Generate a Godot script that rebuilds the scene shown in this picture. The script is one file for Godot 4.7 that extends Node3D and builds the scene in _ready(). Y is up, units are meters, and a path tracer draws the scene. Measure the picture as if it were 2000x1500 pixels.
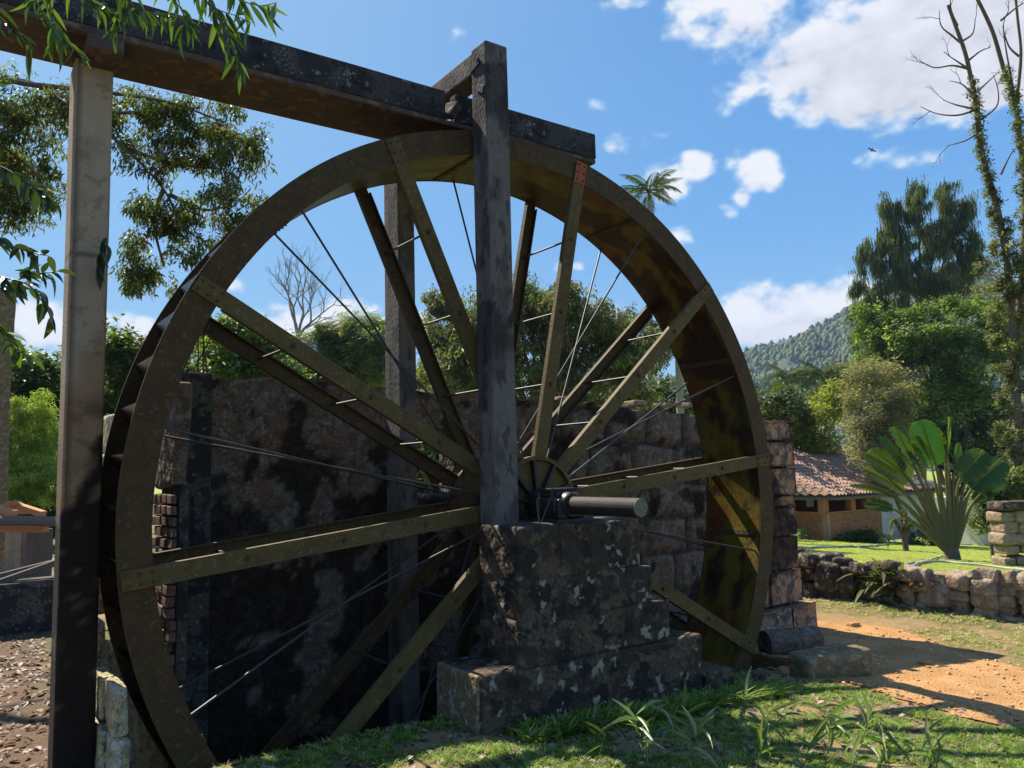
extends Node3D
# A stone water mill: world x runs along the wheel's plane, y up, z along the axle towards the viewer; metres.

const HUB := 1.42
const CAM := Vector3(-3.817, 1.707, 5.142)
var rng := RandomNumberGenerator.new()
var noise := FastNoiseLite.new()
var fine := FastNoiseLite.new()
var cam: Camera3D
var M := {}
var used := {}
var NB := []

# ---------------------------------------------------------------- helpers
class MB:
	var v := PackedVector3Array()
	var n := PackedVector3Array()
	var uv := PackedVector2Array()
	var c := PackedColorArray()
	var ix := PackedInt32Array()
	func add(p: Vector3, col := Color.WHITE, t := Vector2.ZERO) -> int:
		v.append(p); c.append(col); uv.append(t)
		return v.size() - 1
	func tri(a: int, b: int, d: int) -> void:
		ix.append(a); ix.append(b); ix.append(d)
	func quad(a: int, b: int, d: int, e: int) -> void:
		ix.append(a); ix.append(b); ix.append(d); ix.append(a); ix.append(d); ix.append(e)
	func q4(a: Vector3, b: Vector3, d: Vector3, e: Vector3, col := Color.WHITE) -> void:
		var k := add(a, col, Vector2(0, 0)); add(b, col, Vector2(1, 0)); add(d, col, Vector2(1, 1)); add(e, col, Vector2(0, 1))
		quad(k, k + 1, k + 2, k + 3)
	func t3(a: Vector3, b: Vector3, d: Vector3, col := Color.WHITE) -> void:
		var k := add(a, col); add(b, col); add(d, col)
		tri(k, k + 1, k + 2)
	func join(o: MB, x: Transform3D) -> void:
		var k := v.size()
		for i in o.v.size():
			v.append(x * o.v[i]); c.append(o.c[i]); uv.append(o.uv[i])
		for i in o.ix:
			ix.append(i + k)
	func weld(snap := 4000.0) -> void:
		var at := {}
		var to := PackedInt32Array()
		var nv := PackedVector3Array()
		var nc := PackedColorArray()
		var nu := PackedVector2Array()
		for i in v.size():
			var key := Vector3i((v[i] * snap).round())
			if not at.has(key):
				at[key] = nv.size()
				nv.append(v[i]); nc.append(c[i]); nu.append(uv[i])
			to.append(at[key])
		for i in ix.size():
			ix[i] = to[ix[i]]
		v = nv; c = nc; uv = nu
	func mesh() -> ArrayMesh:
		n.resize(v.size()); n.fill(Vector3.ZERO)
		for i in range(0, ix.size(), 3):
			var a := v[ix[i]]
			var f := (v[ix[i + 2]] - a).cross(v[ix[i + 1]] - a)
			n[ix[i]] += f; n[ix[i + 1]] += f; n[ix[i + 2]] += f
		for i in n.size():
			n[i] = n[i].normalized() if n[i].length_squared() > 1e-20 else Vector3.UP
		var arr := []
		arr.resize(Mesh.ARRAY_MAX)
		arr[Mesh.ARRAY_VERTEX] = v; arr[Mesh.ARRAY_NORMAL] = n; arr[Mesh.ARRAY_TEX_UV] = uv; arr[Mesh.ARRAY_COLOR] = c; arr[Mesh.ARRAY_INDEX] = ix
		var m := ArrayMesh.new()
		m.add_surface_from_arrays(Mesh.PRIMITIVE_TRIANGLES, arr)
		return m

func numbered(called: String) -> String:
	used[called] = used.get(called, -1) + 1
	return called if used[called] == 0 else "%s_%03d" % [called, used[called]]

func tag(o: Node, label: String, category: String, group := "", kind := "") -> Node:
	if label: o.set_meta("label", label)
	if category: o.set_meta("category", category)
	if group: o.set_meta("group", group)
	if kind: o.set_meta("kind", kind)
	return o

func thing(called: String, label: String, category: String, at := Vector3.ZERO, group := "") -> Node3D:
	var o := Node3D.new()
	o.name = numbered(called)
	add_child(o)
	o.position = at
	tag(o, label, category, group)
	return o

func part(called: String, m: Mesh, mat: Material, parent: Node3D, x := Transform3D()) -> MeshInstance3D:
	var o := MeshInstance3D.new()
	if parent == self:
		o.name = numbered(called)
	else:
		var k := 0
		var key := str(parent.get_instance_id()) + called
		k = used.get(key, -1) + 1
		used[key] = k
		o.name = called if k == 0 else "%s_%03d" % [called, k]
	o.mesh = m
	o.material_override = mat
	o.transform = x
	parent.add_child(o)
	return o

func multi(called: String, m: Mesh, mat: Material, parent: Node3D, places: Array, cols: PackedColorArray) -> MultiMeshInstance3D:
	var mm := MultiMesh.new()
	mm.transform_format = MultiMesh.TRANSFORM_3D
	mm.use_colors = true
	mm.mesh = m
	mm.instance_count = places.size()
	for i in places.size():
		mm.set_instance_transform(i, places[i])
		mm.set_instance_color(i, cols[i])
	var o := MultiMeshInstance3D.new()
	o.name = numbered(called) if parent == self else called
	o.multimesh = mm
	o.material_override = mat
	parent.add_child(o, true)
	o.set_meta("kind", "stuff")
	return o

func ray(px: float, py: float) -> Vector3:   # direction of a point of a 2000 x 1500 picture, one metre deep
	return cam.transform.basis * Vector3((px - 1000.0) / 1571.1, -(py - 750.0) / 1571.1, -1.0)

func at(px: float, py: float, deep: float) -> Vector3:
	return CAM + ray(px, py) * deep

func on_ground(px: float, py: float) -> Vector3:
	var d := ray(px, py)
	var t := 1.0
	while t < 120.0:
		var p := CAM + d * t
		if p.y < ground_y(p.x, p.z):
			return Vector3(p.x, ground_y(p.x, p.z), p.z)
		t += 0.02
	return CAM + d * t

func smooth(a: float, b: float, x: float) -> float:
	var t := clampf((x - a) / (b - a), 0.0, 1.0)
	return t * t * (3.0 - 2.0 * t)

func rnd(a: float, b: float) -> float:
	return rng.randf_range(a, b)

func rdir() -> Vector3:
	var z := rnd(-1, 1)
	var a := rnd(0, TAU)
	var r := sqrt(1.0 - z * z)
	return Vector3(r * cos(a), z, r * sin(a))

func mix3(a: Color, b: Color, t: float) -> Color:
	return a.lerp(b, clampf(t, 0.0, 1.0))

# a box with rounded, worn edges; its faces are pushed in and out by noise (in world coordinates offset by seed_at)
func rough(size: Vector3, cell: float, amp: float, r := 0.012, freq := 4.0, seed_at := Vector3.ZERO, paint = null) -> MB:
	var b := MB.new()
	var h := size / 2.0
	r = minf(r, minf(h.x, minf(h.y, h.z)) * 0.8)
	var lines := []
	for k in 3:
		var l := [-h[k], -h[k] + r * 0.5, -h[k] + r]
		var m := maxi(1, int((size[k] - 2.0 * r) / cell))
		for i in range(1, m):
			l.append(lerpf(-h[k] + r, h[k] - r, float(i) / m))
		l.append(h[k] - r); l.append(h[k] - r * 0.5); l.append(h[k])
		lines.append(l)
	for k in 3:
		var ka := (k + 1) % 3
		var kb := (k + 2) % 3
		for s in [-1, 1]:
			var la: Array = lines[ka]
			var lb: Array = lines[kb]
			var base := b.v.size()
			for i in la.size():
				for j in lb.size():
					var p := Vector3.ZERO
					p[k] = h[k] * s; p[ka] = la[i]; p[kb] = lb[j]
					var inner := p.clamp(-h + Vector3(r, r, r), h - Vector3(r, r, r))
					var o := (p - inner).normalized()
					p = inner + o * r
					var w := (p + seed_at) * freq
					var d := noise.get_noise_3dv(w * 10.0) + 0.5 * noise.get_noise_3dv(w * 31.0)
					var q := p + o * d * amp
					if amp > 0.0:
						q += Vector3(fine.get_noise_3dv(w * 14.0), fine.get_noise_3dv(w * 14.0 + Vector3(50, 0, 0)), fine.get_noise_3dv(w * 14.0 + Vector3(0, 50, 0))) * amp * 0.5
					b.add(q, paint.call(p + seed_at) if paint != null else Color.WHITE, Vector2(la[i], lb[j]))
			var m := lb.size()
			for i in la.size() - 1:
				for j in m - 1:
					var a := base + i * m + j
					if s > 0: b.quad(a, a + 1, a + m + 1, a + m)
					else: b.quad(a, a + m, a + m + 1, a + 1)
	b.weld()
	return b

func box(b: MB, c: Vector3, s: Vector3, basis := Basis(), ch := 0.0) -> void:   # plain box, chamfered when ch > 0
	var h := s / 2.0
	if ch <= 0.0:
		for k in 3:
			for sg in [-1, 1]:
				var o := Vector3.ZERO
				var e := Vector3.ZERO
				var f := Vector3.ZERO
				o[k] = h[k] * sg; e[(k + 1) % 3] = h[(k + 1) % 3]; f[(k + 2) % 3] = h[(k + 2) % 3]
				if sg > 0: b.q4(c + basis * (o - e - f), c + basis * (o - e + f), c + basis * (o + e + f), c + basis * (o + e - f))
				else: b.q4(c + basis * (o - e - f), c + basis * (o + e - f), c + basis * (o + e + f), c + basis * (o - e + f))
		return
	var t := rough(s, 99.0, 0.0, ch)
	b.join(t, Transform3D(basis, c))

func tube(b: MB, pts: Array, radii: Array, sides := 7, col := Color.WHITE, capped := true, wob := 0.0) -> void:
	var rings := []
	var side := Vector3.ZERO
	for i in pts.size():
		var d: Vector3 = (pts[mini(i + 1, pts.size() - 1)] - pts[maxi(i - 1, 0)]).normalized()
		if side == Vector3.ZERO:
			side = d.cross(Vector3.UP if absf(d.y) < 0.9 else Vector3.RIGHT).normalized()
		side = (side - d * side.dot(d)).normalized()
		var up := side.cross(d)
		var ring := []
		for k in sides:
			var a := TAU * k / sides
			var rr: float = radii[i]
			if wob > 0.0: rr *= 1.0 + wob * noise.get_noise_3dv((pts[i] + Vector3(cos(a), sin(a), 0) * 0.3) * 60.0)
			ring.append(b.add(pts[i] + (side * cos(a) + up * sin(a)) * rr, col, Vector2(float(k) / sides, i)))
		rings.append(ring)
	for i in pts.size() - 1:
		for k in sides:
			var k2 := (k + 1) % sides
			b.quad(rings[i][k], rings[i][k2], rings[i + 1][k2], rings[i + 1][k])
	if capped:
		for e in [0, pts.size() - 1]:
			var m := b.add(pts[e], col)
			for k in sides:
				var a: int = b.add(b.v[rings[e][k]], col)
				var d: int = b.add(b.v[rings[e][(k + 1) % sides]], col)
				if e == 0: b.tri(m, d, a)
				else: b.tri(m, a, d)

func rod(a: Vector3, d: Vector3, r: float, sides := 7) -> MB:
	var b := MB.new()
	tube(b, [a, d], [r, r], sides)
	return b

func curve(pts: Array, step: float) -> Array:   # smooth line through points
	var c := Curve3D.new()
	for i in pts.size():
		var t: Vector3 = (pts[mini(i + 1, pts.size() - 1)] - pts[maxi(i - 1, 0)]) / 6.0
		c.add_point(pts[i], -t, t)
	c.bake_interval = step
	return Array(c.get_baked_points())

# ---------------------------------------------------------------- terrain
func wall_x(z: float) -> float:
	return 7.75 + 0.3 * z

func ground_y(x: float, z: float) -> float:
	var low := -0.07 * (clampf(x, -1.0, 5.4) + 1.0)
	low += 0.12 * smooth(5.4, 7.2, x) * smooth(0.5, -2.4, z)
	if z < -20.0: low = lerpf(low, -1.0, smooth(-20, -60, z))
	var lawn := 0.14 - 0.093 * (x - 7.0)
	lawn = maxf(lawn, -3.2)
	var s := smooth(0.1, 0.3, x - wall_x(clampf(z, -6.0, 3.0)))
	if z > 3.0: s *= smooth(9.0, 3.0, z)
	var y := lerpf(low, lawn, s)
	y += 0.022 * noise.get_noise_2d(x * 40.0, z * 40.0) + 0.03 * noise.get_noise_2d(x * 9.0, z * 9.0)
	if x < -2.9: y += 0.03 * noise.get_noise_2d(x * 90.0, z * 90.0)
	return y

func path_mask(x: float, z: float) -> float:   # 1 on the bare track
	var e := 0.35 * noise.get_noise_2d(x * 22.0 + 300.0, z * 22.0) + 0.16 * noise.get_noise_2d(x * 75.0, z * 75.0)
	var lo := 2.6 + 0.02 * z + e
	var hi := 5.75 - 0.42 * clampf(z, -0.6, 4.0) + e * 1.2
	if z < -2.0: lo = lerpf(lo, 5.6, smooth(-2, -3, z)); hi = lerpf(hi, 6.8, smooth(-2, -3, z))
	return smooth(lo - 0.12, lo + 0.12, x) * smooth(hi + 0.3, hi - 0.3, x)

# ---------------------------------------------------------------- textures
func noise_bytes(kind: int, freq: float, oct: int, sd: int) -> PackedByteArray:
	var f := FastNoiseLite.new()
	f.seed = sd
	f.frequency = freq
	f.noise_type = FastNoiseLite.TYPE_SIMPLEX_SMOOTH if kind == 0 else FastNoiseLite.TYPE_CELLULAR
	if kind == 1: f.cellular_return_type = FastNoiseLite.RETURN_DISTANCE
	if kind == 2: f.cellular_return_type = FastNoiseLite.RETURN_CELL_VALUE
	f.fractal_type = FastNoiseLite.FRACTAL_FBM if oct > 1 else FastNoiseLite.FRACTAL_NONE
	f.fractal_octaves = oct
	f.fractal_gain = 0.55
	var im := f.get_seamless_image(512, 512, false, false, 0.15, true)
	im.convert(Image.FORMAT_L8)
	return im.get_data()

func grey(b: PackedByteArray) -> ImageTexture:
	return ImageTexture.create_from_image(Image.create_from_data(512, 512, false, Image.FORMAT_L8, b))

# layers: [noise number, from, to, linear colour, most]: the colour is laid where the noise rises from «from» to «to»
func paint(base: Color, layers: Array) -> ImageTexture:
	var out := PackedByteArray()
	out.resize(512 * 512 * 3)
	var acc := PackedFloat32Array()
	acc.resize(512 * 512 * 3)
	for i in 512 * 512:
		acc[i * 3] = base.r; acc[i * 3 + 1] = base.g; acc[i * 3 + 2] = base.b
	for l in layers:
		var nb: PackedByteArray = NB[int(l[0])]
		var lut := PackedFloat32Array()
		for k in 256:
			lut.append(l[4] * (smooth(l[1], l[2], k / 255.0) if l[2] > l[1] else 1.0 - smooth(l[2], l[1], k / 255.0)))
		var cr: float = l[3].r
		var cg: float = l[3].g
		var cb: float = l[3].b
		var sh: int = (l[5] if l.size() > 5 else 0)
		var mb: PackedByteArray = NB[int(l[6])] if l.size() > 6 else PackedByteArray()   # only where a second noise is high
		var lut2 := PackedFloat32Array()
		if l.size() > 6:
			for k in 256: lut2.append(smooth(l[7], l[8], k / 255.0))
		for i in 512 * 512:
			var t := lut[nb[(i + sh) & 262143]]
			if t > 0.003 and l.size() > 6: t *= lut2[mb[(i + 131072) & 262143]]
			if t > 0.003:
				var j := i * 3
				acc[j] += (cr - acc[j]) * t; acc[j + 1] += (cg - acc[j + 1]) * t; acc[j + 2] += (cb - acc[j + 2]) * t
	var g := PackedByteArray()
	for k in 4096: g.append(int(round(255.0 * pow(k / 4095.0, 1.0 / 2.2))))
	for i in acc.size(): out[i] = g[clampi(int(acc[i] * 4095.0), 0, 4095)]
	return ImageTexture.create_from_image(Image.create_from_data(512, 512, false, Image.FORMAT_RGB8, out))

func mat(tex: Texture2D, rough_: float, scale: float, bump: Texture2D = null, height := 0.0, stretch := Vector3.ONE) -> StandardMaterial3D:
	var m := StandardMaterial3D.new()
	m.albedo_texture = tex
	m.vertex_color_use_as_albedo = true
	m.roughness = rough_
	m.metallic_specular = 0.35
	m.uv1_triplanar = true
	m.uv1_world_triplanar = true
	m.uv1_scale = Vector3.ONE * scale * stretch
	if bump:
		m.heightmap_enabled = true
		m.heightmap_texture = bump
		m.heightmap_scale = height
	return m

func flat(c: Color, rough_ := 0.8, back := Color.BLACK, spec := 0.5) -> StandardMaterial3D:
	var m := StandardMaterial3D.new()
	m.albedo_color = c.linear_to_srgb()
	m.vertex_color_use_as_albedo = true
	m.roughness = rough_
	m.metallic_specular = spec
	if back != Color.BLACK:
		m.backlight_enabled = true
		m.backlight = back.linear_to_srgb()
		m.cull_mode = BaseMaterial3D.CULL_DISABLED
	return m

func make_materials() -> void:
	NB = [noise_bytes(0, 0.008, 5, 1), noise_bytes(0, 0.03, 4, 2), noise_bytes(0, 0.12, 3, 3), noise_bytes(1, 0.035, 1, 4), noise_bytes(2, 0.05, 1, 5), noise_bytes(0, 0.016, 5, 6), noise_bytes(1, 0.09, 1, 7)]
	var fb := grey(NB[1])
	var gb := grey(NB[2])
	var lb := grey(NB[5])
	var C := func(r, g, b): return Color(r, g, b)
	M.black_concrete = mat(paint(C.call(.026, .026, .028), [[0, .45, .7, C.call(.055, .052, .05), .9], [2, .5, .9, C.call(.012, .012, .013), .7], [5, .33, .25, C.call(.01, .01, .011), .8], [1, .64, .69, C.call(.17, .18, .15), .8, 70000, 5, .55, .64], [2, .66, .72, C.call(.22, .23, .19), .7, 9000, 0, .57, .66]]), .9, .6, gb, .5)
	M.brown_concrete = mat(paint(C.call(.085, .0617, .0489), [[0, .5, .8, C.call(.0491, .0364, .0332), .9], [1, .55, .8, C.call(.1373, .1029, .0782), .6], [2, .5, .9, C.call(.0523, .0411, .0391), .5], [5, .68, .76, C.call(.1962, .1266, .0831), .7]]), .9, .5, gb, .4)
	M.grey_concrete = mat(paint(C.call(.1393, .1232, .104), [[0, .4, .7, C.call(.0696, .062, .0558), .9], [1, .55, .8, C.call(.1856, .1615, .1338), .5], [2, .55, .9, C.call(.0557, .051, .0483), .5], [5, .62, .7, C.call(.0324, .0298, .0297), .7]]), .9, .8, gb, .4, Vector3(1, .4, 1))
	M.pale_concrete = mat(paint(C.call(.3492, .2785, .1822), [[0, .4, .7, C.call(.2793, .214, .135), .8], [1, .55, .85, C.call(.4016, .3311, .2296), .5], [2, .6, .9, C.call(.2357, .1777, .1114), .4], [5, .68, .75, C.call(.192, .1333, .0742), .5]]), .9, .6, gb, .3)
	M.plaster = mat(paint(C.call(.03, .027, .028), [[0, .48, .62, C.call(.12, .1, .075), .8], [5, .56, .66, C.call(.1, .1, .075), .7], [2, .45, .8, C.call(.02, .019, .02), .8], [3, .1, .06, C.call(.28, .29, .25), .35]]), .92, .4, fb, 1.6)
	M.old_plaster = mat(paint(C.call(.15, .115, .08), [[0, .46, .6, C.call(.125, .12, .075), .8], [5, .55, .63, C.call(.2, .165, .13), .7], [1, .5, .62, C.call(.07, .05, .04), .75], [2, .5, .75, C.call(.045, .034, .03), .7], [5, .4, .33, C.call(.17, .07, .035), .5], [1, .68, .74, C.call(.3, .28, .24), .5, 90000], [6, .16, .1, C.call(.32, .32, .28), .6, 0, 5, .5, .62]]), .92, .5, fb, 2.2)
	M.block = mat(paint(C.call(.3179, .1888, .1232), [[0, .47, .6, C.call(.4503, .302, .2078), .8], [5, .55, .63, C.call(.0927, .0756, .0647), .85], [1, .56, .66, C.call(.0794, .068, .0616), .75], [5, .4, .33, C.call(.5299, .2568, .0924), .75], [2, .52, .8, C.call(.1324, .0906, .0693), .6], [3, .18, .11, C.call(.5299, .5437, .4619), .6, 0, 0, .5, .62]]), .92, .6, fb, 2.4)
	M.pier = mat(paint(C.call(.047, .0333, .0216), [[0, .45, .6, C.call(.1043, .0713, .0433), .9], [1, .57, .68, C.call(.1565, .115, .0737), .65], [2, .5, .78, C.call(.0182, .0138, .0118), .75], [5, .42, .35, C.call(.0144, .0126, .0118), .9], [1, .6, .66, C.call(.3521, .3105, .2261), .85, 50000, 5, .56, .66]]), .92, .42, fb, 2.6)
	M.shaft_end = mat(paint(C.call(.21, .196, .14), [[1, .5, .7, C.call(.112, .084, .049), .7], [5, .62, .7, C.call(.14, .063, .028), .6]]), .85, 3.0, gb, .2)
	M.mossy_stone = mat(paint(C.call(.2125, .1375, .0688), [[0, .45, .65, C.call(.1375, .125, .0438), .9], [1, .55, .7, C.call(.3, .2125, .125), .6], [2, .5, .85, C.call(.075, .0562, .0375), .7], [5, .62, .7, C.call(.375, .3625, .3), .6]]), .95, .9, fb, 2.0)
	M.pale_stone = mat(paint(C.call(.5, .45, .29), [[0, .45, .6, C.call(.52, .46, .14), .8], [1, .52, .64, C.call(.24, .2, .12), .8], [2, .5, .75, C.call(.13, .105, .07), .75], [5, .6, .68, C.call(.66, .62, .5), .6], [2, .3, .22, C.call(.07, .055, .04), .7]]), .95, 1.3, fb, 4.0, Vector3(1, .55, 1))
	M.field_stone = mat(paint(C.call(.253, .184, .1242), [[0, .45, .65, C.call(.3795, .2875, .1966), .8], [1, .55, .7, C.call(.1265, .092, .0621), .6], [2, .5, .85, C.call(.1645, .115, .0776), .6], [5, .66, .72, C.call(.4301, .3795, .3001), .6]]), .95, .9, fb, 1.5)
	M.iron = mat(paint(C.call(.0543, .0347, .0125), [[0, .4, .7, C.call(.0647, .052, .0142), .8], [1, .45, .8, C.call(.0854, .0531, .0165), .6], [2, .5, .85, C.call(.0285, .0174, .0078), .6], [5, .58, .75, C.call(.1009, .0416, .0125), .6], [1, .7, .76, C.call(.1682, .1386, .059), .4, 40000], [2, .68, .74, C.call(.1164, .0462, .0125), .6, 99000, 0, .5, .65]]), .72, .9, gb, .5)
	M.iron_olive = mat(paint(C.call(.1035, .0744, .0191), [[0, .4, .7, C.call(.0776, .0495, .0159), .8], [1, .45, .8, C.call(.1358, .1014, .0287), .6], [2, .55, .85, C.call(.0452, .027, .0112), .6], [5, .6, .75, C.call(.1293, .0563, .0159), .5], [1, .7, .76, C.call(.2199, .1802, .0798), .4, 40000]]), .7, .9, gb, .5)
	M.rust = mat(paint(C.call(.33, .09, .035), [[2, .45, .8, C.call(.12, .05, .025), .7], [1, .55, .75, C.call(.38, .16, .08), .5]]), .85, 1.2, gb, .3)
	M.drum = mat(paint(C.call(.78, .76, .72), [[0, .5, .65, C.call(.4, .3, .26), .9], [1, .5, .7, C.call(.95, .9, .7), .6], [5, .6, .7, C.call(1, .5, .35), .7], [2, .5, .85, C.call(.25, .2, .18), .6]]), .5, .7, gb, .3, Vector3(1, .5, 1))
	M.dark_iron = mat(paint(C.call(.02, .019, .02), [[0, .5, .7, C.call(.04, .034, .026), .8], [2, .55, .9, C.call(.07, .06, .045), .5]]), .42, 1.2, gb, .2)
	M.shaft = mat(paint(C.call(.0225, .0225, .0225), [[0, .5, .66, C.call(.0375, .0338, .027), .8], [2, .55, .8, C.call(.0112, .0105, .009), .6], [5, .6, .68, C.call(.0562, .0263, .012), .6]]), .7, 1.2, gb, .3)
	M.steel = flat(Color(.04, .037, .033), .5)
	M.wet = flat(Color(.02, .02, .021), .25)
	M.ground = mat(paint(C.call(.72, .72, .72), [[1, .4, .75, C.call(1, .98, .92), .8], [2, .5, .85, C.call(.4, .4, .38), .7], [5, .55, .75, C.call(.85, .75, .6), .6]]), .95, .7, gb, 1.2)
	M.dirt = mat(paint(C.call(.4211, .2285, .0851), [[0, .45, .7, C.call(.4659, .2742, .1149), .8], [1, .5, .75, C.call(.3584, .1828, .0638), .7], [2, .6, .9, C.call(.5018, .329, .1617), .5], [3, .08, .04, C.call(.2688, .1645, .0766), .6]]), .95, .5, gb, 1.3)
	M.brick = mat(paint(C.call(.4, .16, .06), [[4, .4, .7, C.call(.46, .22, .09), .7], [2, .5, .85, C.call(.28, .11, .05), .6]]), .9, .8, gb, .4)
	M.burnt_brick = mat(paint(C.call(.2, .12, .085), [[1, .45, .7, C.call(.26, .16, .12), .8], [2, .5, .85, C.call(.08, .05, .04), .7]]), .9, 1.4, gb, 1.0)
	M.tile = mat(paint(C.call(.425, .2565, .1796), [[1, .5, .7, C.call(.5082, .3515, .2646), .8], [2, .5, .85, C.call(.2772, .152, .104), .7], [5, .6, .72, C.call(.1848, .133, .104), .6]]), .9, .35, gb, .5)
	M.wood = mat(paint(C.call(.5, .22, .09), [[1, .5, .8, C.call(.58, .3, .13), .6], [2, .5, .85, C.call(.4, .16, .06), .5]]), .8, .8, gb, .2, Vector3(1, 6, 6))
	M.old_wood = mat(paint(C.call(.15, .12, .095), [[1, .5, .8, C.call(.22, .17, .13), .6], [2, .5, .85, C.call(.08, .06, .05), .6]]), .9, .8, gb, .6, Vector3(4, .6, 4))
	M.bark = mat(paint(C.call(.15, .115, .085), [[1, .5, .75, C.call(.23, .19, .15), .7], [2, .5, .85, C.call(.06, .045, .035), .8]]), .95, 1.5, gb, 1.5, Vector3(1, .3, 1))
	M.pale_bark = mat(paint(C.call(.3, .27, .24), [[1, .5, .75, C.call(.38, .35, .32), .7], [2, .5, .85, C.call(.16, .14, .12), .7]]), .95, 1.2, gb, 1.0, Vector3(1, .4, 1))
	M.white_wall = mat(paint(C.call(.6, .57, .52), [[0, .5, .75, C.call(.5, .47, .42), .7]]), .9, .4)
	M.void = flat(Color(.06, .055, .05), .9)
	M.leaf = flat(Color(1, 1, 1), .5, Color(.92, 1, .35), .35)
	M.gloss_leaf = flat(Color(1, 1, 1), .35, Color(.65, .8, .25), .4)
	M.grass = flat(Color(1, 1, 1), .5, Color(.95, 1, .4), .35)
	M.litter = flat(Color(1, 1, 1), .6, Color(.25, .18, .1), .4)
	M.litter_stem = flat(Color(.14, .15, .06), .6)
	M.rust_bar = flat(Color(.05, .03, .02), .7)
	M.brick_joint = flat(Color(.36, .24, .14), .95)
	M.hill = mat(paint(C.call(.05, .06, .035), [[1, .5, .75, C.call(.09, .085, .06), .7]]), .95, .02)

# ---------------------------------------------------------------- light and sky
const SUN := Vector3(-0.11, 1.0, -0.87)

func sky_color(d: Vector3) -> Color:   # linear, clear air
	var el := rad_to_deg(asin(clampf(d.y, -1, 1)))
	var stops := [[0.0, Color8(176, 214, 244)], [6.0, Color8(150, 200, 243)], [16.0, Color8(112, 174, 237)], [30.0, Color8(86, 150, 222)], [50.0, Color8(70, 132, 208)], [90.0, Color8(62, 118, 200)]]
	var c: Color = stops[0][1]
	for i in stops.size() - 1:
		if el >= stops[i][0]:
			c = (stops[i][1] as Color).lerp(stops[i + 1][1], clampf((el - stops[i][0]) / (stops[i + 1][0] - stops[i][0]), 0, 1))
	c = c.srgb_to_linear()
	var g := maxf(0.0, d.dot(SUN.normalized()))
	var glow := 0.5 * pow(g, 4.5)
	return c.lerp(Color(.72, 1.0, 1.12), clampf(glow, 0, 0.7))

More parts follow.
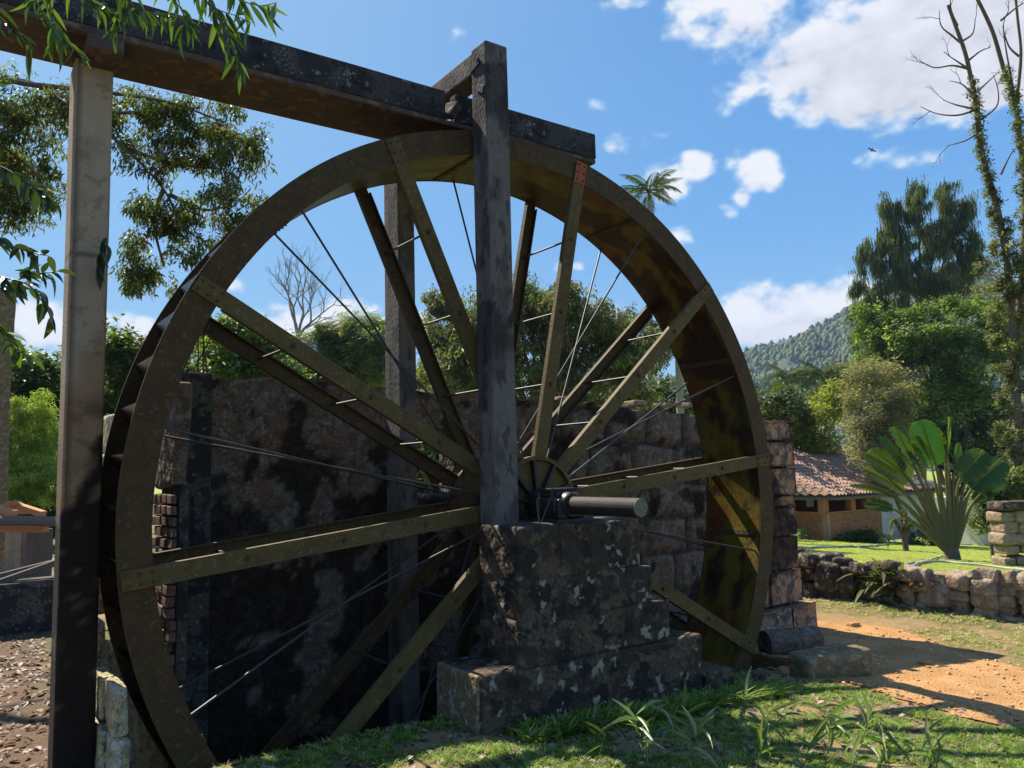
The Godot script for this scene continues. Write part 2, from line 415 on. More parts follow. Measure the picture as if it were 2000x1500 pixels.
func make_sky() -> Sky:
	var small := Image.create_empty(512, 256, false, Image.FORMAT_RGB8)
	for j in 256:
		for i in 512:
			var lon := TAU * (i + 0.5) / 512.0
			var lat := PI * (0.5 - (j + 0.5) / 256.0)
			var d := Vector3(sin(lon) * cos(lat), sin(maxf(lat, 0.0)), -cos(lon) * cos(lat))
			small.set_pixel(i, j, sky_color(d.normalized()).linear_to_srgb())
	small.resize(4096, 2048, Image.INTERPOLATE_CUBIC)
	var px := small.get_data()
	# clouds: [x, y, half width, half height in the picture's pixels, thickness]
	var list := [[1810, 50, 290, 130, 1.3], [1950, 60, 160, 120, 1.2], [1700, 150, 150, 85, 1.0], [1900, 130, 190, 90, 1.0], [1640, 205, 60, 40, .8], [1780, 205, 120, 45, .8], [1420, 15, 110, 62, 1.0], [1470, 55, 60, 32, .8], [1350, 12, 60, 22, .7], [1560, 40, 60, 60, .35], [1480, 150, 90, 28, .5], [1410, 195, 45, 26, .55], [1560, 130, 70, 40, .45], [1520, 215, 14, 16, .6], [1474, 328, 48, 44, 1.2], [1500, 350, 34, 24, .9], [1446, 388, 20, 16, .9], [1358, 322, 34, 30, 1.0], [1420, 411, 22, 15, .9], [1296, 352, 46, 42, 1.0], [1325, 470, 28, 32, .8], [1160, 200, 28, 17, .8], [1215, 278, 50, 16, .5], [1270, 245, 60, 20, .35], [890, 62, 22, 18, .5], [1225, 4, 46, 14, .7], [1550, 610, 170, 62, 1.1], [1620, 580, 90, 44, 1.0], [1450, 645, 80, 42, 1.0], [1500, 590, 60, 36, .6], [1830, 290, 110, 24, .5], [1550, 275, 30, 14, .4], [600, 625, 130, 46, 1.0], [500, 655, 90, 34, .9], [680, 600, 60, 26, .7], [260, 650, 90, 36, 1.0], [110, 645, 100, 52, 1.1], [455, 560, 22, 14, .5], [1105, 516, 34, 16, .7], [20, 600, 70, 40, .8], [860, 640, 100, 40, .7], [1150, 640, 120, 44, .8]]
	var blobs := []
	for l in list:
		var d := ray(l[0], l[1]).normalized()
		blobs.append([fposmod(atan2(d.x, -d.z), TAU), asin(d.y), l[2] / 1571.0, l[3] / 1571.0, l[4]])
	var f := cam.transform.basis * Vector3(0, 0, -1)
	var ahead := atan2(f.x, -f.z)
	for i in 60:   # the same broken cumulus all round
		var lon := ahead + rnd(0.62, TAU - 0.62)
		var lat := deg_to_rad(rnd(4, 58))
		var w := rnd(0.02, 0.16)
		for k in 3: blobs.append([fposmod(lon + rnd(-w, w) * 0.7, TAU), lat + rnd(-0.02, 0.02), w * rnd(.4, .9), w * rnd(.25, .5), rnd(.5, 1.1)])
	var dens := PackedFloat32Array()
	dens.resize(4096 * 1024)
	for b in blobs:
		var ci: float = b[0] / TAU * 4096.0
		var cj: float = (0.5 - b[1] / PI) * 2048.0
		var rx: float = b[2] / TAU * 4096.0 * 1.22 / cos(b[1])
		var ry: float = b[3] / PI * 2048.0 * 1.22
		for j in range(maxi(0, int(cj - ry)), mini(1023, int(cj + ry)) + 1):
			var y := (j - cj) / ry
			for i in range(int(ci - rx), int(ci + rx) + 1):
				var x := (i - ci) / rx
				var q: float = (1.0 - x * x - y * y) * b[4]
				if q > 0.0:
					var k := j * 4096 + posmod(i, 4096)
					var o := dens[k]
					dens[k] = maxf(o, q) + 0.3 * minf(o, q)
	var cn := FastNoiseLite.new()
	cn.seed = 21; cn.frequency = 0.011; cn.fractal_octaves = 6; cn.fractal_gain = 0.56
	for j in 1024:
		var lat := PI * (0.5 - (j + 0.5) / 2048.0)
		for i in 4096:
			var q := dens[j * 4096 + i]
			if q > 0.0:
				var lon := TAU * i / 4096.0
				var p := Vector3(sin(lon) * cos(lat), sin(lat) * 1.6, cos(lon) * cos(lat)) * 1500.0
				var nz := cn.get_noise_3dv(p)
				var a := smooth(-0.02, 0.85, q * 1.2 - 0.38 + nz * 1.15)
				if a > 0.0:
					var thick := clampf(q * 0.9 + nz * 0.5, 0, 1.4)
					var up := dens[maxi(0, j - 26) * 4096 + i]
					var tone := clampf(1.0 - 0.08 * smooth(0.3, 1.1, up) * smooth(0.4, 1.0, thick) + nz * 0.1, 0.6, 1.0)
					var o := (j * 4096 + i) * 3
					px[o] = int(lerpf(px[o], 250.0 * tone, a * 0.96)); px[o + 1] = int(lerpf(px[o + 1], 250.0 * tone, a * 0.96)); px[o + 2] = int(lerpf(px[o + 2], minf(255.0, 254.0 * tone + 6.0), a * 0.96))
	var pano := PanoramaSkyMaterial.new()
	pano.panorama = ImageTexture.create_from_image(Image.create_from_data(4096, 2048, false, Image.FORMAT_RGB8, px))
	var sky := Sky.new()
	sky.sky_material = pano
	return sky

func _ready() -> void:
	rng.seed = 7
	noise.seed = 3; noise.frequency = 0.02; noise.fractal_octaves = 3
	fine.seed = 9; fine.frequency = 0.06; fine.fractal_octaves = 3
	cam = Camera3D.new()
	cam.name = "camera"
	cam.fov = 51.04
	cam.near = 0.05
	cam.far = 6000.0
	cam.transform = Transform3D(Basis.from_euler(Vector3(0.10358, -0.61634, -0.02479)), CAM)
	add_child(cam)
	var world := WorldEnvironment.new()
	world.name = "world"
	var env := Environment.new()
	env.background_mode = Environment.BG_SKY
	env.tonemap_mode = Environment.TONE_MAPPER_LINEAR
	env.tonemap_exposure = 2.2
	env.background_energy_multiplier = 0.455
	env.sky = make_sky()
	env.sdfgi_enabled = true
	env.ssao_enabled = true
	env.ssil_enabled = true
	env.fog_enabled = true
	env.fog_density = 0.0002
	env.fog_light_color = Color8(170, 200, 235)
	world.environment = env
	add_child(world)
	var sun := DirectionalLight3D.new()
	sun.name = "sun"
	sun.light_energy = 1.55
	sun.light_color = Color(1.0, 0.95, 0.87)
	sun.light_angular_distance = 0.5
	sun.shadow_enabled = true
	sun.transform.basis = Basis.looking_at(-SUN.normalized(), Vector3.RIGHT)
	add_child(sun)
	make_materials()
	build_ground()
	build_far()
	build_frame()
	build_wheel()
	build_pier()
	build_back_wall()
	build_left_side()
	build_right_side()
	build_house()
	build_palms()
	build_trees()
	build_near_plants()
	build_grass()

# ---------------------------------------------------------------- ground
func lines(stops: Array) -> Array:   # [[from, step], ..., [to]]
	var out := []
	for i in stops.size() - 1:
		var x: float = stops[i][0]
		while x < stops[i + 1][0] - stops[i][1] * 0.4:
			out.append(x)
			x += stops[i][1]
	out.append(stops[-1][0])
	return out

func in_pit(x: float, z: float) -> bool:
	return x > -2.82 and x < 3.12 and z > -1.5 and z < 0.09

func soil(x: float, z: float) -> Color:
	var n1 := noise.get_noise_2d(x * 30.0, z * 30.0)
	var n2 := noise.get_noise_2d(x * 110.0, z * 110.0)
	var c := Color(.11, .14, .045)
	c = mix3(c, Color(.34, .25, .13), smooth(0.05, 0.45, n1 + n2 * 0.6))
	if x < -2.6:
		c = mix3(c, Color(.15, .1, .065), smooth(-2.6, -3.1, x + n2 * 0.4))
	if z > -4.0 and z < 4.0:
		c = mix3(c, Color(.33, .22, .11), smooth(4.6, 5.6, x + n1) * smooth(8.0, 6.6, x - 0.3 * z + n1) * (0.6 + 0.5 * n2))
		c = mix3(c, Color(.45, .25, .1), path_mask(x, z))
	var s := smooth(0.0, 0.6, x - wall_x(clampf(z, -6.0, 3.0)))
	if s > 0.0:
		var l := Color(.3, .38, .065)
		l = mix3(l, Color(.24, .22, .08), smooth(0.0, 0.5, n1 + n2 * 0.4) * 0.6)
		l = mix3(l, Color(.3, .22, .12), smooth(1.6, 0.4, x - wall_x(z) + n1) * 0.8)
		c = mix3(c, l, s)
	return c

func build_ground() -> void:
	var xs := lines([[-3000, 600], [-600, 100], [-100, 15], [-40, 4], [-12, 1], [-6, .12], [9, .4], [20, 1.2], [44, 8], [100, 50], [600, 600], [3000]])
	var zs := lines([[-3000, 600], [-600, 100], [-100, 12], [-40, 2.5], [-14, .6], [-5, .12], [5, .5], [10, 5], [40, 60], [400, 600], [3000]])
	for e in [-2.825, -2.815, 3.115, 3.125]: xs.append(e)
	for e in [-1.505, -1.495, 0.085, 0.095]: zs.append(e)
	xs.sort(); zs.sort()
	var b := MB.new()
	for z in zs:
		for x in xs:
			var y := ground_y(clampf(x, -200, 200), clampf(z, -200, 200))
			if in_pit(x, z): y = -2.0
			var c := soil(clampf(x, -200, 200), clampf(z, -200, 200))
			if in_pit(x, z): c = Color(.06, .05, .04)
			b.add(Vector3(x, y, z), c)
	var w := xs.size()
	for j in zs.size() - 1:
		for i in w - 1:
			var a := j * w + i
			b.quad(a, a + 1, a + w + 1, a + w)
	tag(part("ground", b.mesh(), M.ground, self), "", "", "", "structure")
	# the bare track, a thin sheet over the ground
	var p := MB.new()
	var id := {}
	var s := 0.07
	for j in range(-60, 90):
		for i in range(26, 100):
			var ok := true
			for q in [[0, 0], [1, 0], [0, 1], [1, 1]]:
				var x: float = (i + q[0]) * s
				var z: float = (j + q[1]) * s
				if path_mask(x, z) < 0.5 or in_pit(x, z): ok = false
			if ok:
				var k := []
				for q in [[0, 0], [1, 0], [1, 1], [0, 1]]:
					var key := Vector2i(i + q[0], j + q[1])
					if not id.has(key):
						var x: float = key.x * s
						var z: float = key.y * s
						var t := 0.9 + 0.25 * noise.get_noise_2d(x * 60.0, z * 60.0)
						id[key] = p.add(Vector3(x, ground_y(x, z) + 0.006 + 0.012 * (fine.get_noise_2d(x * 60.0, z * 60.0) + 0.4), z), Color(t, t, t))
					k.append(id[key])
				p.quad(k[0], k[1], k[2], k[3])
	tag(part("dirt_path", p.mesh(), M.dirt, self), "", "", "", "structure")

# ---------------------------------------------------------------- hills
func build_far() -> void:
	var ridge := [[1250, 760], [1380, 720], [1455, 694], [1520, 670], [1600, 640], [1650, 612], [1690, 590], [1760, 558], [1850, 535], [1930, 548], [2000, 560], [2120, 600], [2300, 640], [2600, 660]]
	var b := MB.new()
	var cols := 110
	var rows := 34
	var top := []
	for i in cols + 1:
		var x := lerpf(1250, 2600, float(i) / cols)
		var y := 0.0
		for k in ridge.size() - 1:
			if x >= ridge[k][0]: y = lerpf(ridge[k][1], ridge[k + 1][1], clampf((x - ridge[k][0]) / (ridge[k + 1][0] - ridge[k][0]), 0, 1))
		top.append(at(x, y, 900.0 - 0.1 * (x - 1250)))
	var surf := func(u: float, v: float) -> Vector3:
		var k := clampf(u, 0, 1) * cols
		var i := mini(int(k), cols - 1)
		var t: Vector3 = top[i].lerp(top[i + 1], k - i)
		var away := Vector3(t.x - CAM.x, 0, t.z - CAM.z)
		var p: Vector3
		if v <= 1.0:
			p = CAM + away * lerpf(0.3, 1.0, v)
			p.y = lerpf(-12.0, t.y, pow(v, 1.5))
		else:
			p = CAM + away * lerpf(1.0, 1.7, v - 1.0)
			p.y = lerpf(t.y, -12.0, v - 1.0)
		p.y += (noise.get_noise_2d(p.x * 0.7, p.z * 0.7) * 16.0 + noise.get_noise_2d(p.x * 2.5, p.z * 2.5) * 5.0) * smooth(0.0, 0.4, v) * (1.0 - smooth(0.7, 1.0, v) * 0.8)
		return p
	for j in rows + 9:
		for i in cols + 1:
			var v := float(j) / rows if j <= rows else 1.0 + (j - rows) / 8.0
			b.add(surf.call(float(i) / cols, v), Color(1, 1, 1))
	for j in rows + 8:
		for i in cols:
			var a := j * (cols + 1) + i
			b.quad(a, a + cols + 1, a + cols + 2, a + 1)
	tag(part("mountain", b.mesh(), M.hill, self), "", "", "", "structure")
	# the forest on it: lumpy crowns
	var crown := MB.new()
	for j in 5:
		for i in 8:
			var th := PI * 0.62 * j / 4.0
			var ph := TAU * i / 8.0
			var d := Vector3(sin(th) * cos(ph), cos(th), sin(th) * sin(ph))
			crown.add(d * (1.0 + 0.35 * noise.get_noise_3dv(d * 70.0)), Color.WHITE)
	for j in 4:
		for i in 8:
			var i2 := (i + 1) % 8
			crown.quad(j * 8 + i, j * 8 + i2, j * 8 + 8 + i2, j * 8 + 8 + i)
	var places := []
	var cols2 := PackedColorArray()
	for k in 40000:
		var u := rnd(0.0, 0.85)
		var v := pow(rnd(0.0, 1.06), 0.8)
		var p: Vector3 = surf.call(u, v)
		var rock := noise.get_noise_2d(p.x * 1.1 + 900.0, p.z * 1.1)
		if rock > 0.22 and v > 0.6 and rnd(0, 1) < 0.85: continue
		var s := 1.0 + 2.4 * pow(rnd(0, 1), 3.0)
		places.append(Transform3D(Basis(Vector3.UP, rnd(0, TAU)).scaled(Vector3(s, s * rnd(.9, 2.0), s)), p + Vector3(0, s * 0.3, 0)))
		var t := rnd(.6, 1.3)
		cols2.append(Color(.065 * t, .1 * t, .028 * t) if rnd(0, 1) < .75 else Color(.1 * t, .1 * t, .045 * t))
	var wood: Node
	var cm := crown.mesh()
	wood = multi("mountain_forest", cm, flat(Color(1, 1, 1), .9), self, places, cols2)
	tag(wood, "dense forest covering the mountain slope behind the trees", "forest", "", "stuff")

# ---------------------------------------------------------------- concrete frame
func rbox(called: String, lo: Vector3, hi: Vector3, m: Material, parent: Node3D, cell := 0.08, amp := 0.012, r := 0.012, freq := 0.35, painter = null) -> MeshInstance3D:
	var c := (lo + hi) / 2.0
	var b := rough(hi - lo, cell, amp, r, freq, c, painter)
	return part(called, b.mesh(), m, parent, Transform3D(Basis(), c - parent.position))

func build_frame() -> void:
	var t := thing("flume_beam", "long blackened concrete flume beam running over the top of the water wheel", "flume", Vector3(-3, 4.43, -.42))
	rbox("channel_floor", Vector3(-11, 4.43, -.69), Vector3(.925, 4.475, -.145), M.brown_concrete, t, .09, .012)
	rbox("channel_side", Vector3(-11, 4.477, -.235), Vector3(-.655, 4.71, -.14), M.black_concrete, t, .08, .014)
	rbox("channel_side", Vector3(-.56, 4.477, -.235), Vector3(.93, 4.71, -.14), M.black_concrete, t, .08, .014)
	rbox("channel_side", Vector3(-11, 4.477, -.70), Vector3(.93, 4.71, -.60), M.black_concrete, t, .1, .014)
	rbox("end_wall", Vector3(.84, 4.478, -.598), Vector3(.928, 4.70, -.237), M.black_concrete, t, .08, .01)
	rbox("corbel", Vector3(-3.19, 4.335, -.46), Vector3(-2.985, 4.428, -.13), M.brown_concrete, t, .05, .02)
	t = thing("concrete_chunk", "small broken chunk of rough concrete lodged between flume beam and tall post", "rubble", Vector3(-.6, 4.477, -.2))
	part("chunk", rough(Vector3(.1, .16, .16), .03, .05, .03, 1.2, Vector3(3, 1, 0)).mesh(), M.pier, t, Transform3D(Basis.from_euler(Vector3(.2, .3, -.5)), Vector3(0, .09, .04)))

	t = thing("front_post", "tall square weathered grey concrete post standing on the stone pier in front of wheel", "post", Vector3(-.44, 1.29, .17))
	var dark := func(p: Vector3) -> Color:   # black growth in patches
		var k := smooth(0.0, 0.14, noise.get_noise_3dv(p * 28.0) + 0.5 * fine.get_noise_3dv(p * 40.0) + (0.2 if p.y > 4.1 else 0.0))
		return mix3(Color(1.15, 1.15, 1.15), Color(.45, .45, .46), k)
	rbox("shaft", Vector3(-.54, 1.28, .07), Vector3(-.335, 4.985, .272), M.grey_concrete, t, .035, .009, .012, .5, dark)
	for s in [[4.62, -.539, .19, .5], [4.83, -.539, .12, -.3]]:
		part("spalled_edge", rough(Vector3(.024, .06, .13), .03, .02, .006, 1.5).mesh(), M.black_concrete, t, Transform3D(Basis(Vector3.RIGHT, s[3]), Vector3(s[1], s[0], s[2]) - t.position))
	t = thing("cross_beam", "short concrete beam linking front and rear posts above the flume", "beam", Vector3(-.44, 4.8, -.5))
	rbox("beam", Vector3(-.53, 4.795, -1.11), Vector3(-.345, 4.965, .068), M.grey_concrete, t, .06, .012, .012, .4)
	t = thing("rear_post", "grey concrete post standing behind the wheel and in front of the ruined wall", "post", Vector3(-.62, -2, -1))
	rbox("shaft", Vector3(-.695, -2.0, -1.17), Vector3(-.535, 4.79, -.9), M.grey_concrete, t, .08, .008, .012, .4)

	t = thing("left_post", "pale concrete post at the left, black with damp on its lower half", "post", Vector3(-3.11, 0, -.5))
	var damp := func(p: Vector3) -> Color:   # the outline of the black growth on its foot, as it stands on the post
		var edge := 1.82 + (p.x + 3.11) * 2.6 + 0.3 * noise.get_noise_3dv(p * 30.0) + 0.3 * fine.get_noise_3dv(p * 60.0)
		var k := smooth(edge + 0.06, edge - 0.06, p.y)
		k *= 1.0 - .5 * smooth(.3, .6, fine.get_noise_3dv(p * 90.0 + Vector3(9, 9, 9)))
		var warm := smooth(0.1, 0.5, noise.get_noise_3dv(p * 9.0 + Vector3(40, 0, 0)))
		var stain := smooth(.1, .4, noise.get_noise_3dv(p * Vector3(60, 14, 60) + Vector3(0, 90, 0)) + .6 * fine.get_noise_3dv(p * 45.0))
		var seam := smooth(.012, .004, minf(absf(p.x + 3.205), minf(absf(p.y - 3.1), absf(p.y - 2.48))))
		k = maxf(k, maxf(.55 * stain, .6 * seam))
		return mix3(mix3(Color(1, 1, 1), Color(.75, .58, .42), maxf(warm, smooth(edge + .9, edge + .3, p.y + .3 * fine.get_noise_3dv(p * 20.0)) * .8)), Color(.055, .05, .05), k)
	rbox("shaft", Vector3(-3.225, -.1, -.68), Vector3(-3.005, 4.38, -.4), M.pale_concrete, t, .03, .006, .02, .4, damp)

# ---------------------------------------------------------------- water wheel
func ring(r0: float, r1: float, z0: float, z1: float, seg: int, b: MB = null) -> MB:
	if b == null: b = MB.new()
	var prof := [[r0, z0], [r0, z1], [r1, z1], [r1, z0]]
	for e in 4:
		var p: Array = prof[e]
		var q: Array = prof[(e + 1) % 4]
		var base := b.v.size()
		for i in seg:
			var a := TAU * i / seg
			for k in [p, q]:
				var w := Vector3(cos(a) * k[0], sin(a) * k[0], k[1])
				if r1 > 2.9: w += Vector3(cos(a), sin(a), 0) * .006 * noise.get_noise_3dv(w * 30.0) + Vector3(0, 0, .006 * noise.get_noise_3dv(Vector3(w.x, w.y, 7) * 14.0))
				b.add(w, mix3(Color(1.05, .9, .8), Color(1.5, 1.45, .95), smooth(-.2, .3, noise.get_noise_3dv(w * 12.0))) if r1 > 2.9 else Color.WHITE)
		for i in seg:
			var k := base + i * 2
			var k2 := base + ((i + 1) % seg) * 2
			b.quad(k, k + 1, k2 + 1, k2)
	return b

func build_wheel() -> void:
	var t := thing("water_wheel", "huge olive and rust coloured iron water wheel with ten pairs of spokes", "water wheel", Vector3(0, HUB, 0))
	part("front_ring", ring(2.79, 2.985, -.014, 0.0, 180).mesh(), M.iron, t)
	part("rear_ring", ring(2.79, 2.985, -.69, -.676, 180).mesh(), M.iron, t)
	var dr := MB.new()   # the closed sole; ochre rust and moss where the water ran, dark rust elsewhere
	for r in [2.792, 2.802]:
		for i in 480:
			for k in 17:
				var a := TAU * i / 480.0
				var p := Vector3(cos(a) * r, sin(a) * r, lerpf(-.675, -.015, k / 16.0))
				var n := noise.get_noise_3dv(p * 24.0) + .5 * noise.get_noise_3dv(p * Vector3(70, 70, 20))
				var st := noise.get_noise_3dv(p * Vector3(10, 10, 120)) + .7 * noise.get_noise_3dv(p * Vector3(60, 60, 160)) + .5 * fine.get_noise_3dv(p * 70.0)   # streaks along the way the water ran
				var c := mix3(Color(.05, .026, .014), Color(.17, .13, .014), smooth(-.1, .12, st))
				c = mix3(c, Color(.1, .11, .02), smooth(.05, .3, n) * .7)
				c = mix3(c, Color(.16, .06, .016), smooth(.2, .34, noise.get_noise_3dv(p * 60.0 + Vector3(5, 0, 80)) + .3 * fine.get_noise_3dv(p * 80.0)))
				dr.add(p, c)
	for h in 2:
		for i in 480:
			for k in 16:
				var a := h * 8160 + i * 17 + k
				var d := h * 8160 + ((i + 1) % 480) * 17 + k
				if h == 0: dr.quad(a, a + 1, d + 1, d)
				else: dr.quad(a, d, d + 1, a + 1)
	part("drum", dr.mesh(), M.drum, t)
	var strap := MB.new()
	box(strap, Vector3(2.788, 0, -.345), Vector3(.008, .05, .65), Basis(), .002)
	for z in [-.62, -.48, -.34, -.2, -.07]:
		for y in [-.016, .016]: tube(strap, [Vector3(2.786, y, z), Vector3(2.776, y, z)], [.008, .006], 5)
	var strap_mesh := strap.mesh()
	for i in 10:
		part("seam_strap", strap_mesh, M.iron, t, Transform3D(Basis(Vector3(0, 0, 1), deg_to_rad(-8.5 + 36.0 * i)), Vector3.ZERO))
	# hub discs with ribs
	var hub := ring(.06, .365, .022, .04, 48)
	ring(.345, .375, .02, .075, 48, hub)
	part("hub_disc", hub.mesh(), M.iron_olive, t)
	var ribs := MB.new()
	for i in 10:
		var a := deg_to_rad(24 + 36.0 * i)
		var bs := Basis(Vector3(cos(a), sin(a), 0), Vector3(-sin(a), cos(a), 0), Vector3(0, 0, 1))
		box(ribs, bs * Vector3(.225, 0, .06), Vector3(.24, .03, .05), bs, .006)
	part("hub_rib", ribs.mesh(), M.dark_iron, t)
	part("hub_disc", ring(.06, .365, -.675, -.645, 48).mesh(), M.iron, t)
	part("hub_barrel", ring(.06, .115, -.72, .13, 28).mesh(), M.dark_iron, t)
	var sh := MB.new()
	tube(sh, [Vector3(0, 0, -2.9), Vector3(0, 0, 1.185), Vector3(0, 0, 1.2)], [.066, .066, .06], 28)
	part("shaft", sh.mesh(), M.shaft, t)
	sh = MB.new()
	tube(sh, [Vector3(0, 0, 1.198), Vector3(0, 0, 1.206)], [.0625, .0615], 28)
	part("shaft_end", sh.mesh(), M.shaft_end, t)
	# toothed gear on the far end of the shaft
	var g := ring(.36, .46, -2.3, -2.2, 64)
	for i in 44:
		var a := TAU * i / 44
		var bs := Basis(Vector3(cos(a), sin(a), 0), Vector3(-sin(a), cos(a), 0), Vector3(0, 0, 1))
		box(g, bs * Vector3(.48, 0, -2.25), Vector3(.06, .032, .1), bs, .008)
	for i in 6:
		var a := TAU * i / 6
		var bs := Basis(Vector3(cos(a), sin(a), 0), Vector3(-sin(a), cos(a), 0), Vector3(0, 0, 1))
		box(g, bs * Vector3(.21, 0, -2.25), Vector3(.32, .06, .05), bs)
	part("gear", g.mesh(), M.dark_iron, t)
	# spokes: channel section, in front and behind
	var sp := MB.new()
	box(sp, Vector3(1.60, 0, .008), Vector3(2.74, .118, .012), Basis(), .003)
	for s in [-1, 1]:
		box(sp, Vector3(1.53, s * .054, -.017), Vector3(2.44, .009, .038))
	var spm := sp.mesh()
	var plate := MB.new()
	box(plate, Vector3(2.87, 0, .0165), Vector3(.2, .112, .005), Basis(), .002)
	var pm := plate.mesh()
	var rv := MB.new()
	for r in [2.80, 2.87, 2.94]:
		for s in [-.03, .03]:
			tube(rv, [Vector3(r, s, .018), Vector3(r, s, .027)], [.012, .009], 6)
	for r in [.98, 1.6, 2.25]:
		tube(rv, [Vector3(r, 0, .013), Vector3(r, 0, .03)], [.02, .015], 6)
	var rvm := rv.mesh()
	for i in 10:
		var a := deg_to_rad(6.0 + 36.0 * i)
		var bs := Basis(Vector3(cos(a), sin(a), 0), Vector3(-sin(a), cos(a), 0), Vector3(0, 0, 1))
		var s := part("front_spoke", spm, M.iron_olive, t, Transform3D(bs, Vector3.ZERO))
		var e := part("end_plate", pm, M.rust if i == 2 else M.iron_olive, s)
		if i == 2: e.set_meta("label", "orange rusted end plate of a spoke")
		tag(part("rivets", rvm, M.iron, s), "", "", "", "stuff")
		var back := Basis(bs.x, -bs.y, -bs.z)
		var s2 := part("rear_spoke", spm, M.iron, t, Transform3D(back, Vector3(0, 0, -.69)))
		tag(part("rivets", rvm, M.iron, s2), "", "", "", "stuff")
		for r in [.98, 1.6, 2.25]:
			part("spacer_rod", rod(bs.x * r + Vector3(0, 0, .012), bs.x * r + Vector3(0, 0, -.70), .009).mesh(), M.steel, t)
		var m := a + deg_to_rad(18.0)
		var d := Vector3(cos(m), sin(m), 0)
		part("tie_rod", rod(d * 2.795 + Vector3(0, 0, -.05), d * .33 + Vector3(0, 0, -.64), .0085).mesh(), M.steel, t)
		part("tie_rod", rod(d * 2.795 + Vector3(0, 0, -.64), d * .33 + Vector3(0, 0, -.05), .0085).mesh(), M.steel, t)
	# buckets between the rings
	var bk := MB.new()
	var prof := [Vector2(2.803, 0), Vector2(2.86, -.01), Vector2(2.965, -.12)]
	for k in 2:
		var p: Vector2 = prof[k]
		var q: Vector2 = prof[k + 1]
		var nn := (q - p).orthogonal().normalized() * .006
		for s in [-1.0, 1.0]:
			var a0: Vector3 = Vector3(p.x, p.y, -.674) + Vector3(nn.x, nn.y, 0) * s
			var a1: Vector3 = Vector3(p.x, p.y, -.016) + Vector3(nn.x, nn.y, 0) * s
			var b1: Vector3 = Vector3(q.x, q.y, -.016) + Vector3(nn.x, nn.y, 0) * s
			var b0: Vector3 = Vector3(q.x, q.y, -.674) + Vector3(nn.x, nn.y, 0) * s
			if s > 0: bk.q4(a0, a1, b1, b0)
			else: bk.q4(a0, b0, b1, a1)
	var bm := bk.mesh()
	for i in 60:
		part("bucket", bm, M.wet, t, Transform3D(Basis(Vector3(0, 0, 1), TAU * i / 60.0), Vector3.ZERO))

# ---------------------------------------------------------------- pier and bearing
func build_pier() -> void:
	var t := thing("stone_pier", "stepped dark stone pier carrying the wheel's axle, lichen on its blocks", "pier", Vector3(0, 0, .3))
	var courses := [   # y from, y to, joints along x
		[.365, .655, [-.57, -.06, .47, .86]], [.658, .935, [-.55, .13, .665]], [.938, 1.285, [-.555, -.2, .27, .552]]]
	var k := 0
	for c in courses:
		for i in c[2].size() - 1:
			k += 1
			rbox("stone_block", Vector3(c[2][i] + .004, c[0] + .003, .11 + rnd(-.01, .01)), Vector3(c[2][i + 1] - .004, c[1] - .003, .575 + rnd(-.014, .014)), M.pier, t, .028, .055, .014, .7)
	# footing: long low blocks
	rbox("footing_block", Vector3(-.87, -.3, .0), Vector3(1.245, .345, .575), M.pier, t, .035, .045, .03, .6)
	rbox("step_block", Vector3(1.25, -.35, .03), Vector3(1.62, .03, .58), M.pier, t, .04, .03, .03, .6)
	rbox("footing_end", Vector3(-.9, -.25, .01), Vector3(-.872, .35, .55), M.mossy_stone, t, .04, .02, .012, .8)

	t = thing("axle_bearing", "black greasy cast iron bearing block holding the axle on the stone pier", "bearing", Vector3(0, 1.285, .35))
	var b := MB.new()
	box(b, Vector3(0, .02, 0), Vector3(.34, .04, .34), Basis(), .008)
	box(b, Vector3(0, .11, 0), Vector3(.25, .15, .27), Basis(), .02)
	for s in [-1, 1]: box(b, Vector3(s * .12, .14, 0), Vector3(.07, .1, .22), Basis(), .012)
	part("pedestal", b.mesh(), M.dark_iron, t)
	b = MB.new()
	tube(b, [Vector3(0, .135, -.15), Vector3(0, .135, -.13), Vector3(0, .135, .13), Vector3(0, .135, .15)], [.085, .1, .1, .085], 24)
	part("bushing", b.mesh(), M.dark_iron, t)
	b = MB.new()
	box(b, Vector3(0, .215, -.02), Vector3(.2, .045, .2), Basis(), .012)
	for s in [-1, 1]: tube(b, [Vector3(s * .105, .17, .04), Vector3(s * .105, .262, .04)], [.013, .013], 6)
	part("cap", b.mesh(), M.dark_iron, t)
	b = MB.new()
	box(b, Vector3(.01, .25, -.04), Vector3(.24, .02, .2), Basis(), .004)
	part("cover_plate", b.mesh(), M.shaft, t)
	t = thing("stone_flake", "thin flat grey stone flake lying on top of the pier under the shaft", "stone", Vector3(.33, 1.288, .42))
	part("flake", rough(Vector3(.22, .03, .17), .03, .015, .012, 1.0).mesh(), M.grey_concrete, t, Transform3D(Basis(Vector3.UP, .3), Vector3(0, .015, 0)))
	# weeds on the pier
	t = thing("seedling", "tiny weed with one round bright leaf on the pier in front of bearing", "seedling", Vector3(-.36, 1.285, .55))
	for s in [[.0, .0, .24, .012], [.1, .02, .21, .0], [-.02, .0, .2, -.02]]:
		part("stem", rod(Vector3(0, 0, 0), Vector3(s[0], s[2], s[1]), .0022, 5).mesh(), M.litter_stem, t)
	b = MB.new()
	leaf(b, Transform3D(Basis.from_euler(Vector3(0, .4, .2)), Vector3(.0, .2, .0)), .05, .032, 0.1, 4, Color(.22, .32, .05))
	part("leaf", b.mesh(), M.leaf, t)

# ---------------------------------------------------------------- ruined wall behind the wheel
func joint(x: float, y: float) -> float:   # 1 in the joints of the masonry
	var c := floorf((y + .95) / .41)
	var fy := absf(fposmod((y + .95) / .41 + .5, 1.0) - .5) * .41
	var l := .62 + .22 * fine.get_noise_1d(c * 71.0)
	var fx := absf(fposmod(x / l + c * .37 + .5, 1.0) - .5) * l
	return 1.0 - smooth(.012, .045, minf(fx, fy))

